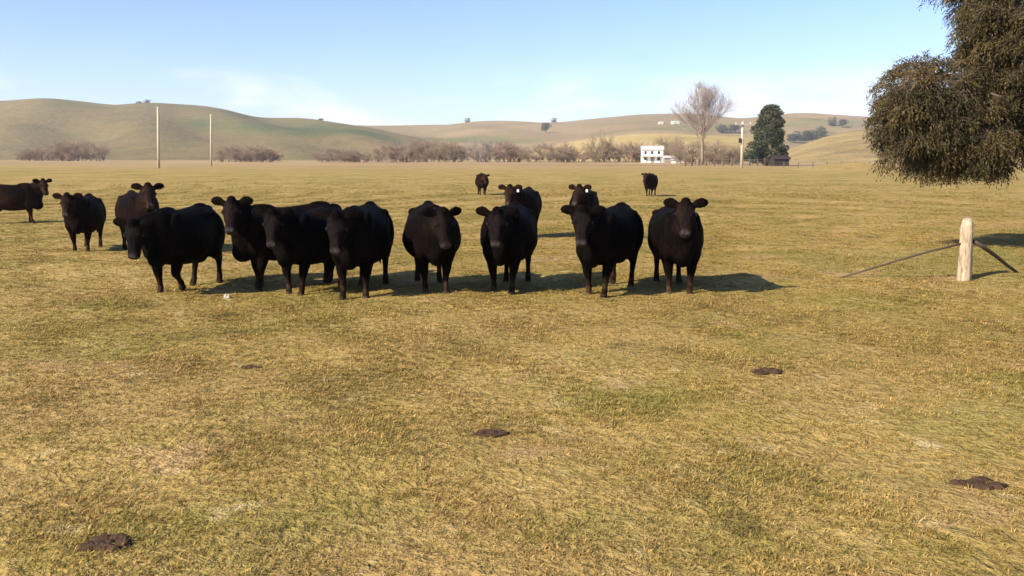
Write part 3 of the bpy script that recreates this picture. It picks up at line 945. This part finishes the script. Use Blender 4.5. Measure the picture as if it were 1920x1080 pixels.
def cow_geometry(neck_yaw, neck_pitch, head_yaw, head_pitch, steps, fat, tail=0.0):
    """cow faces +x, stands on z = 0; angles in degrees, yaw positive to its left"""
    g = Geo()
    X, Yx, Z = Vector((1, 0, 0)), Vector((0, 1, 0)), Vector((0, 0, 1))
    # trunk: x, top, bottom, half width
    tr = [(-1.02, 1.22, 0.98, 0.10), (-0.98, 1.265, 0.80, 0.20), (-0.86, 1.30, 0.62, 0.285), (-0.68, 1.325, 0.56, 0.325), (-0.48, 1.335, 0.53, 0.355), (-0.25, 1.31, 0.47, 0.40),
          (0.0, 1.295, 0.44, 0.425), (0.22, 1.30, 0.445, 0.415), (0.42, 1.32, 0.47, 0.365), (0.58, 1.315, 0.50, 0.31), (0.72, 1.26, 0.52, 0.26), (0.84, 1.17, 0.58, 0.20), (0.92, 1.05, 0.68, 0.12)]
    rings = []
    for (x, t, b, w) in tr:
        rings.append((Vector((x, 0, (t + b) / 2 - 0.01)), Yx, Z, w * fat, (t - b) / 2))
    loft(g, rings, 32, 1.03)
    # barrel is fuller below the middle, back is broad
    ball(g, (-0.03, 0, 0.80), (0.62, 0.45 * fat, 0.375), 24, 16)
    for s in (-1, 1):
        ball(g, (0.50, s * 0.225, 0.93), (0.24, 0.10, 0.34))                   # shoulder blade
        ball(g, (0.60, s * 0.19, 0.72), (0.17, 0.12, 0.18))                     # point of shoulder
        ball(g, (-0.52, s * 0.235 * fat, 1.185), (0.14, 0.10, 0.07))            # hook bone
        ball(g, (-0.74, s * 0.20, 0.87), (0.25, 0.165, 0.34))                   # thigh
        ball(g, (-0.93, s * 0.12, 1.10), (0.08, 0.07, 0.11))                    # pin bone
    ball(g, (-0.66, 0, 1.295), (0.22, 0.085, 0.07))                             # sacrum and tail head
    ball(g, (0.42, 0, 1.29), (0.24, 0.08, 0.06))                                # withers
    for s in (-1, 1):
        ball(g, (-0.36, s * 0.30 * fat, 1.02), (0.12, 0.06, 0.16))              # flank edge
    ball(g, (0.77, 0, 0.62), (0.19, 0.14, 0.17))                                # brisket
    # legs
    def swing(pts, ang, pivot):
        m = Matrix.Rotation(-ang, 3, 'Y')
        return [pivot + m @ (Vector(p) - pivot) for p in pts]
    for (i, s) in ((0, 1), (1, -1)):
        ang, bend = steps[i]
        up = [(0.53, s * 0.20, 0.84), (0.50, s * 0.20, 0.63), (0.50, s * 0.183, 0.49), (0.52, s * 0.172, 0.36)]
        lo = [(0.52, s * 0.165, 0.31), (0.515, s * 0.158, 0.19), (0.52, s * 0.155, 0.105), (0.545, s * 0.155, 0.055), (0.56, s * 0.155, 0.0)]
        knee = Vector((0.52, s * 0.19, 0.36))
        lo = swing(lo, -bend, knee)
        pts = swing(up + lo, ang, Vector((0.50, s * 0.2, 0.75)))
        limb_loft(g, pts, [(0.19, 0.135), (0.15, 0.13), (0.10, 0.09), (0.073, 0.072), (0.064, 0.06), (0.044, 0.042), (0.054, 0.05), (0.05, 0.052), (0.076, 0.066)])
    for (i, s) in ((2, 1), (3, -1)):
        ang, bend = steps[i]
        up = [(-0.70, s * 0.19, 0.95), (-0.63, s * 0.21, 0.70), (-0.72, s * 0.195, 0.56), (-0.83, s * 0.185, 0.465)]
        lo = [(-0.845, s * 0.182, 0.41), (-0.82, s * 0.18, 0.24), (-0.81, s * 0.18, 0.125), (-0.785, s * 0.182, 0.06), (-0.765, s * 0.184, 0.0)]
        lo = swing(lo, bend, Vector((-0.83, s * 0.185, 0.465)))
        pts = swing(up + lo, ang, Vector((-0.65, s * 0.2, 0.9)))
        limb_loft(g, pts, [(0.25, 0.14), (0.215, 0.14), (0.15, 0.105), (0.092, 0.066), (0.068, 0.055), (0.047, 0.042), (0.056, 0.05), (0.05, 0.052), (0.076, 0.066)])
    # udder
    ball(g, (-0.52, 0, 0.50), (0.17, 0.15, 0.11))
    # tail
    limb_loft(g, [(-0.90, 0, 1.275), (-1.045, 0.01, 1.235), (-1.085, 0.02 + tail * 0.3, 1.0), (-1.07, 0.02 + tail * 0.7, 0.75), (-1.06, 0.02 + tail, 0.52), (-1.055, 0.03 + tail, 0.34)],
              [(0.05, 0.06), (0.04, 0.045), (0.028, 0.03), (0.026, 0.026), (0.045, 0.042), (0.016, 0.016)], 10)
    # neck and head
    ny, np_ = R(neck_yaw), R(neck_pitch)
    nb = Vector((0.60, 0, 1.06))
    nd = Vector((math.cos(np_) * math.cos(ny), math.cos(np_) * math.sin(ny), math.sin(np_)))
    poll = nb + nd * 0.47
    hy, hp = R(neck_yaw + head_yaw), R(head_pitch)
    a = Vector((math.cos(hp) * math.cos(hy), math.cos(hp) * math.sin(hy), math.sin(hp)))
    sd = Vector((-math.sin(hy), math.cos(hy), 0))
    u = a.cross(sd)
    hc = lambda t, s=0.0, w=0.0: poll + a * (t * 0.95) + sd * s + u * w
    # neck: from inside the chest to the back of the head
    pts = [Vector((0.36, 0, 0.96)), Vector((0.62, 0, 0.99)) + nd * 0.06, nb + nd * 0.25 - Vector((0, 0, 0.05)), hc(0.045, 0, -0.01)]
    P, Q = smooth_chain(pts, [(0.36, 0.27), (0.35, 0.24), (0.25, 0.185), (0.15, 0.13)], 5)
    rings = []
    for i, p in enumerate(P):
        d = (P[min(i + 1, len(P) - 1)] - P[max(i - 1, 0)]).normalized()
        side = Vector((-d.y, d.x, 0))
        side = side.normalized() if side.length > 1e-4 else sd
        rings.append((p, d.cross(side), side, Q[i][0], Q[i][1]))
    loft(g, rings, 20)
    rings = [(-0.05, 0.0, 0.07, 0.07), (-0.01, 0.0, 0.115, 0.115), (0.06, -0.008, 0.142, 0.145), (0.13, -0.015, 0.15, 0.152), (0.20, -0.02, 0.136, 0.146), (0.28, -0.022, 0.107, 0.122),
             (0.36, -0.024, 0.090, 0.102), (0.43, -0.026, 0.094, 0.092), (0.475, -0.028, 0.094, 0.082), (0.51, -0.03, 0.076, 0.064), (0.53, -0.03, 0.04, 0.036)]
    loft(g, [(hc(t, 0, w), sd, u, rw, rh) for (t, w, rw, rh) in rings], 20)
    ball(g, hc(-0.01, 0, 0.10), (0.08, 0.08, 0.085))
    for s in (-1, 1):
        ball(g, hc(0.155, s * 0.098, 0.055), (0.05, 0.05, 0.045))               # brow
        ball(g, hc(0.22, s * 0.07, -0.085), (0.08, 0.05, 0.07))                 # jaw
        ball(g, hc(0.495, s * 0.045, 0.018), (0.035, 0.035, 0.03))              # nostril
        e = (sd * s * 0.92 - a * 0.12 + Z * 0.34).normalized()
        w = (u * 0.35 + Z * 0.8 - a * 0.2); w = (w - e * w.dot(e)).normalized()
        t = e.cross(w)
        b = hc(0.015, s * 0.10, 0.05)
        er = [(0.0, 0.04, 0.034), (0.05, 0.060, 0.031), (0.10, 0.082, 0.029), (0.155, 0.086, 0.027), (0.205, 0.066, 0.025), (0.24, 0.034, 0.018)]
        loft(g, [(b + e * l - w * (l * l * 0.7), w, t, ww, tt) for (l, ww, tt) in er], 14)
    frame = dict(eyes=[hc(0.165, s * 0.137, 0.035) for s in (-1, 1)],
                 tag=[hc(0.015, s * 0.10, 0.05) + (sd * s * 0.92 - a * 0.12 + Z * 0.3) * 0.13 + a * 0.05 - Z * 0.05 for s in (-1, 1)],
                 muz=hc(0.52, 0, -0.02), a=a, sd=sd, u=u, poll=poll)
    return g, frame

S0 = [(0, 0), (0, 0), (0, 0), (0, 0)]
def st(*q):
    return [(R(a), R(b)) for a, b in q]
# px, row of the front feet, heading, neck yaw, neck pitch, head yaw, head pitch, steps, fat, size, tag, tint, label
COWS = [
    dict(px=62, row=419, hd=76, ny=6, npt=38, hy=-62, hp=-50, st=st((-6, 0), (7, 0), (5, 0), (-6, 0)), fat=0.98, sz=1.03, brown=0.8,
         label='dark brown cow cut by the left edge, standing side on'),
    dict(px=152, row=471, hd=-13, ny=-14, npt=30, hy=12, hp=-52, st=st((4, 0), (-5, 0), (6, 0), (-4, 0)), fat=1.0, sz=1.0, brown=0.35,
         label='black cow standing alone second from the left edge, ears out'),
    dict(px=276, row=477, hd=12, ny=4, npt=48, hy=-10, hp=-44, st=st((5, 0), (-4, 0), (3, 0), (-5, 0)), fat=0.98, sz=1.07, brown=0.4,
         label='brownish black cow with raised head standing behind the walking cow'),
    dict(px=312, row=557, hd=-30, ny=-20, npt=6, hy=24, hp=-72, st=st((6, 52), (-6, 0), (-7, 0), (9, 0)), fat=0.98, sz=1.03, brown=0,
         label='black cow at the left of the front row walking with lowered head'),
    dict(px=480, row=543, hd=-66, ny=16, npt=38, hy=38, hp=-54, st=st((4, 0), (-6, 0), (6, 0), (-5, 0)), fat=1.0, sz=1.05, brown=0.1,
         label='long black cow standing nearly side on behind two others, head turned to us'),
    dict(px=550, row=556, hd=-32, ny=-6, npt=24, hy=26, hp=-62, st=st((6, 0), (-6, 0), (6, 0), (-5, 0)), fat=1.0, sz=1.02, brown=0.0,
         label='black cow with grey muzzle standing in front of the long side-on cow'),
    dict(px=664, row=564, hd=-14, ny=-12, npt=16, hy=14, hp=-68, st=st((-6, 0), (7, 0), (-6, 0), (5, 0)), fat=0.98, sz=1.06, brown=0.0,
         label='black cow of the front row left of the round one, head lowered before its chest'),
    dict(px=817, row=556, hd=5, ny=6, npt=20, hy=14, hp=-66, st=st((4, 0), (-4, 0), (5, 0), (-6, 0)), fat=1.06, sz=1.04, brown=0.08,
         label='very round black cow facing us, its dark face hard to tell from its chest'),
    dict(px=942, row=553, hd=-11, ny=2, npt=22, hy=2, hp=-64, st=st((4, 0), (-5, 0), (-5, 0), (4, 0)), fat=1.04, sz=1.04, brown=0.0,
         label='black front row cow in the centre with another standing close behind it'),
    dict(px=972, row=447, hd=-14, ny=-18, npt=34, hy=18, hp=-50, st=st((4, 0), (-5, 0), (5, 0), (-5, 0)), fat=1.0, sz=1.05, brown=0.5, tag=1,
         label='black cow with a white ear tag looking over the centre cow from behind'),
    dict(px=1092, row=449, hd=-4, ny=-6, npt=36, hy=-16, hp=-46, st=st((4, 0), (-4, 0), (5, 0), (-5, 0)), fat=0.96, sz=1.06, brown=0.4, tag=1,
         label='white tagged black cow mostly hidden behind the second cow from the right'),
    dict(px=1117, row=561, hd=-19, ny=-8, npt=26, hy=24, hp=-62, st=st((7, 0), (-7, 0), (6, 0), (-5, 0)), fat=0.97, sz=1.03, brown=0,
         label='black cow of the front row second from the right, body turned aside'),
    dict(px=1274, row=556, hd=9, ny=-2, npt=40, hy=-4, hp=-52, st=st((4, 0), (-4, 0), (5, 0), (-6, 0)), fat=1.0, sz=1.03, brown=0.06,
         label='black cow at the right end of the front row, head held high facing us'),
    dict(px=905, row=368, hd=4, ny=12, npt=14, hy=0, hp=-60, st=st((5, 0), (-4, 0), (5, 0), (-5, 0)), fat=1.0, sz=1.0, brown=0.7,
         label='small far cow alone in the middle of the paddock behind the herd'),
    dict(px=1217, row=370, hd=-8, ny=-20, npt=26, hy=0, hp=-50, st=st((4, 0), (-4, 0), (5, 0), (-5, 0)), fat=0.98, sz=1.0, brown=0.5,
         label='small far cow alone in the paddock below the white farmhouse'),
]
pending = []
for c in COWS:
    g, fr = cow_geometry(c['ny'], c['npt'], c['hy'], c['hp'], c['st'], c['fat'], 0.03)
    o = link('cow', g.mesh('cow'))
    rm = o.modifiers.new('remesh', 'REMESH'); rm.mode = 'VOXEL'; rm.voxel_size = 0.019; rm.use_smooth_shade = True
    sm = o.modifiers.new('smooth', 'SMOOTH'); sm.factor = 0.5; sm.iterations = 6
    pending.append((c, o, fr))
dg = bpy.context.evaluated_depsgraph_get()
eye_g = Geo(); ball(eye_g, (0, 0, 0), (0.026, 0.026, 0.026), 10, 8)
eye_me = eye_g.mesh('eye', True)
tag_g = Geo()
tag_g.add([(-0.03, -0.004, 0.03), (0.03, -0.004, 0.03), (0.034, -0.004, -0.045), (-0.034, -0.004, -0.045), (-0.03, 0.004, 0.03), (0.03, 0.004, 0.03), (0.034, 0.004, -0.045), (-0.034, 0.004, -0.045)],
          [(0, 3, 2, 1), (4, 5, 6, 7), (0, 1, 5, 4), (1, 2, 6, 5), (2, 3, 7, 6), (3, 0, 4, 7)])
tag_me = tag_g.mesh('ear_tag')
for c, o, fr in pending:
    me = bpy.data.meshes.new_from_object(o.evaluated_get(dg))
    me.name = 'cow'
    o.modifiers.clear()
    o.data = me
    n = len(me.vertices)
    co = np.empty(n * 3, np.float32); me.vertices.foreach_get('co', co); co = co.reshape(-1, 3)
    black, brown = np.array([0.0034, 0.0024, 0.0021]), np.array([0.027, 0.012, 0.0072])
    k = np.clip(c['brown'] * (0.45 + 0.5 * np.sin(co[:, 0] * 3 + 1) * np.sin(co[:, 2] * 4)) , 0, 1)
    k = np.maximum(k, 0.25 * np.clip((0.45 - co[:, 2]) / 0.4, 0, 1) * np.clip((0.9 - co[:, 0]) * 10, 0, 1))
    colr = black + (brown - black) * k[:, None]
    dh = np.linalg.norm(co - np.array(fr['poll'] + fr['a'] * 0.25), axis=1)
    colr = colr + np.array([0.0045, 0.0036, 0.0034]) * np.clip((0.3 - dh) / 0.1, 0, 1)[:, None]
    d = np.linalg.norm((co - np.array(fr['muz'])), axis=1)
    mz = np.clip((0.115 - d) / 0.05, 0, 1)[:, None]
    colr = colr * (1 - mz) + np.array([0.042, 0.035, 0.034]) * mz
    dust_light = np.clip((0.34 - co[:, 2]) / 0.2, 0, 1) * np.clip(0.5 + 0.9 * np.sin(co[:, 0] * 17 + co[:, 2] * 23) * np.sin(co[:, 1] * 19 + co[:, 2] * 31 + c['px']), 0, 1)  # dusty patches; the sunlit brown of the lower legs is put into the colour
    colr = colr + np.array([0.022, 0.015, 0.0095]) * dust_light[:, None]
    hf = np.clip((0.05 - co[:, 2]) / 0.015, 0, 1)[:, None]
    colr = colr * (1 - hf) + np.array([0.06, 0.05, 0.04]) * hf
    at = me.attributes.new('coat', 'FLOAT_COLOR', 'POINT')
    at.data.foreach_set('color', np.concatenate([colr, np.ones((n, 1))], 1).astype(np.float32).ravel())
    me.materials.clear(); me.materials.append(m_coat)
    f = on_flat(c['px'], c['row'])
    h = math.atan2(-f.y, -f.x) + R(c['hd'])
    ctr = f - Vector((math.cos(h), math.sin(h), 0)) * 0.54 * c['sz']
    zs = [gz(ctr.x + math.cos(h) * k_, ctr.y + math.sin(h) * k_) for k_ in (-0.8, 0, 0.54)]
    o.location = (ctr.x, ctr.y, min(zs) - 0.005)
    o.rotation_euler = (0, 0, h)
    o.scale = (c['sz'] * (0.90 + 0.08 * ((c['px'] * 7) % 11) / 11), c['sz'] * 0.97, c['sz'])
    tag(o, c['label'], 'cow', 'black cattle standing in the paddock')
    for e in fr['eyes']:
        link('eye', eye_me, m_eye, o, e)
    if c.get('tag'):
        t = link('ear_tag', tag_me, m_tag, o, fr['tag'][1])
        t.rotation_euler = (0, 0, math.atan2(fr['a'].y, fr['a'].x) + math.pi / 2)
        t.scale = (0.9, 1, 0.9)

# ------------------------------------------------------------------ dung and stone
m_dung = plain('dried_dung', (0.058, 0.034, 0.02), 0.5, 14.0, 0.95, 0.1, 0.03)
m_stone = plain('pale_stone', (0.33, 0.28, 0.21), 0.2, 6.0, 0.85, 0.2, 0.02)
def clod(px, row, w, d, h, mat, label, cat, name, group=None, seed=0, lumps=26):
    rng = random.Random(seed)
    g = Geo()
    for k in range(lumps):
        a, r = rng.uniform(0, 6.28), math.sqrt(rng.random()) * 0.8
        s = rng.uniform(0.14, 0.42)
        n, m = 9, 6
        b = len(g.v)
        ball(g, (math.cos(a) * r * w / 2, math.sin(a) * r * d / 2, h * rng.uniform(0.05, 0.3)), (w * s * 0.6, d * s * 0.6, h * rng.uniform(0.5, 1.0)), n, m)
        for i in range(b, len(g.v)):
            x, y, z = g.v[i]
            j = 1 + 0.25 * math.sin(x * 90 + y * 70 + seed) * math.sin(y * 80 + z * 60)
            g.v[i] = (x * (0.9 + 0.1 * j), y * (0.9 + 0.1 * j), max(z * j, -0.02))
    p = on_flat(px, row); p.z = gz(p.x, p.y)
    tag(link(name, g.mesh(name, True), mat, None, p), label, cat, group)
GD = 'dried cow pats on the grass'
clod(920, 819, 0.27, 0.17, 0.022, m_dung, 'dark dried cow pat in the centre foreground', 'dung', 'cow_pat', GD, 1)
clod(1834, 921, 0.33, 0.2, 0.022, m_dung, 'dark dried cow pat near the right edge, closest to us', 'dung', 'cow_pat', GD, 2)
clod(1432, 712, 0.34, 0.22, 0.015, m_dung, 'flat broken cow pat between the right foreground pat and the herd', 'dung', 'cow_pat', GD, 3)
clod(472, 691, 0.22, 0.16, 0.012, m_dung, 'small crumbled cow pat left of centre, beside a pale tuft', 'dung', 'cow_pat', GD, 4)
clod(200, 1040, 0.28, 0.2, 0.025, m_dung, 'dark trodden clod of earth at the bottom left', 'earth clod', 'earth_clod', None, 5)
clod(428, 561, 0.17, 0.12, 0.06, m_stone, 'pale stone lying before the feet of the left front row cows', 'stone', 'stone', None, 6, 5)

# ------------------------------------------------------------------ grass
def tuft(seed, n, h, spread, w):
    rng = np.random.default_rng(seed)
    V, F, T = [], [], []
    for i in range(n):
        a = rng.uniform(0, 6.283)
        r0 = rng.uniform(0, spread * 0.75)
        p = np.array([math.cos(a) * r0, math.sin(a) * r0, -0.006])
        b = a + rng.normal(0, 0.9)
        lean = rng.uniform(0.8, 1.95)
        L = h * rng.uniform(0.55, 1.25)
        d1 = np.array([math.cos(b) * math.sin(lean * 0.6), math.sin(b) * math.sin(lean * 0.6), math.cos(lean * 0.6)])
        d2 = np.array([math.cos(b) * math.sin(lean * 1.15), math.sin(b) * math.sin(lean * 1.15), math.cos(lean * 1.15)])
        sd = np.array([-math.sin(b), math.cos(b), 0]) * w * rng.uniform(0.6, 1.3) * 0.5
        m = p + d1 * L * 0.5
        t = m + d2 * L * 0.5
        k = len(V)
        V += [p - sd, p + sd, m + sd * 0.8, m - sd * 0.8, t]
        F += [(k, k + 1, k + 2, k + 3), (k + 3, k + 2, k + 4, k + 4)]
        q = float(np.clip(rng.normal(0.42, 0.22), 0, 1)) if rng.random() > 0.12 else rng.uniform(0.8, 1)
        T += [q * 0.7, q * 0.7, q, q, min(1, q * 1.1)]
    me = bpy.data.meshes.new('grass_tuft')
    me.from_pydata([tuple(v) for v in V], [], [f if f[2] != f[3] else f[:3] for f in F])
    at = me.attributes.new('tint', 'FLOAT', 'POINT'); at.data.foreach_set('value', np.array(T, np.float32))
    me.materials.append(m_grass)
    return me
tufts = bpy.data.collections.new('grass_tufts')                       # sources only, not part of the scene
for s, (n, h, sp, w) in enumerate([(32, 0.036, 0.07, 0.0065), (26, 0.04, 0.055, 0.0075), (36, 0.032, 0.08, 0.0065), (20, 0.052, 0.04, 0.007), (30, 0.034, 0.075, 0.007)]):
    tufts.objects.link(bpy.data.objects.new('grass_tuft', tuft(100 + s, n, h, sp, w)))

def sward():
    ang = np.radians(np.linspace(48, 132, 120))
    rad = np.concatenate([np.linspace(2.6, 14, 50), np.geomspace(14.4, 110, 70)])
    A, Rr = np.meshgrid(ang, rad)
    x, y = (np.cos(A) * Rr).ravel(), (np.sin(A) * Rr).ravel()
    v = np.stack([x, y, ground_z(x, y)], 1)
    r = np.hypot(x, y)
    dens = np.interp(r, [2.6, 6, 10, 16, 30, 60, 95], [420, 420, 330, 170, 48, 12, 2.0])
    clump = 0.6 + 0.55 * np.sin(x * 2.1 + 1.7 * np.sin(y * 1.4)) * np.sin(y * 1.9 + 1.2 * np.sin(x * 1.1)) + 0.25 * np.sin(x * 5.3 + y * 3.1)
    dens = dens * np.clip(clump, 0.4, 1.3) * np.clip((108 - r) / 40, 0, 1)
    size = np.interp(r, [2.6, 6, 10, 16, 30, 60, 95], [0.85, 0.85, 0.95, 1.15, 1.5, 1.9, 1.6]) * np.clip(0.75 + 0.35 * clump, 0.7, 1.25)
    n = len(ang)
    i = np.arange(len(rad) - 1)[:, None] * n
    k = np.arange(n - 1)[None, :]
    f = np.stack([i + k, i + n + k, i + n + k + 1, i + k + 1], -1).reshape(-1, 4)[:, ::-1]
    return mesh_np('grass', v, f, {'dens': dens, 'size': size})
grass = tag(link('grass', sward(), m_grass), 'short dry pasture grass in tufts over the paddock', 'grass', kind='stuff')
ng = bpy.data.node_groups.new('grass', 'GeometryNodeTree')
ng.interface.new_socket('Geometry', in_out='INPUT', socket_type='NodeSocketGeometry')
ng.interface.new_socket('Geometry', in_out='OUTPUT', socket_type='NodeSocketGeometry')
gi, go = ng.nodes.new('NodeGroupInput'), ng.nodes.new('NodeGroupOutput')
def named(n):
    q = ng.nodes.new('GeometryNodeInputNamedAttribute'); q.data_type = 'FLOAT'; q.inputs['Name'].default_value = n
    return q.outputs['Attribute']
dp = ng.nodes.new('GeometryNodeDistributePointsOnFaces')
ng.links.new(gi.outputs[0], dp.inputs['Mesh']); ng.links.new(named('dens'), dp.inputs['Density'])
ci = ng.nodes.new('GeometryNodeCollectionInfo'); ci.inputs['Collection'].default_value = tufts; ci.inputs['Separate Children'].default_value = True; ci.inputs['Reset Children'].default_value = True
ip = ng.nodes.new('GeometryNodeInstanceOnPoints')
ng.links.new(dp.outputs['Points'], ip.inputs['Points']); ng.links.new(ci.outputs[0], ip.inputs['Instance'])
ip.inputs['Pick Instance'].default_value = True
rv = ng.nodes.new('FunctionNodeRandomValue'); rv.data_type = 'FLOAT_VECTOR'
rv.inputs[0].default_value = (-0.15, -0.15, 0); rv.inputs[1].default_value = (0.15, 0.15, 6.283)
ng.links.new(rv.outputs[0], ip.inputs['Rotation'])
rs = ng.nodes.new('FunctionNodeRandomValue'); rs.data_type = 'FLOAT'
rs.inputs[2].default_value = 0.6; rs.inputs[3].default_value = 1.35; rs.inputs['Seed'].default_value = 5
mu = ng.nodes.new('ShaderNodeMath'); mu.operation = 'MULTIPLY'
ng.links.new(rs.outputs[1], mu.inputs[0]); ng.links.new(named('size'), mu.inputs[1])
ng.links.new(mu.outputs[0], ip.inputs['Scale'])
ng.links.new(ip.outputs[0], go.inputs[0])
md = grass.modifiers.new('grass', 'NODES'); md.node_group = ng

# ------------------------------------------------------------------ haze
hz, nt = material('haze')
pv = node(nt, 'ShaderNodeVolumePrincipled', {'Color': (0.93, 0.95, 1.0, 1), 'Density': 0.00015, 'Anisotropy': 0.2})
node(nt, 'ShaderNodeOutputMaterial', {'Volume': pv.outputs[0]})
o = link('haze', Geo().box((-9800, -9800, -3.0), (9800, 9800, 175.0)).mesh('haze'), hz)
tag(o, 'pale haze softening the far hills', 'haze', kind='stuff')
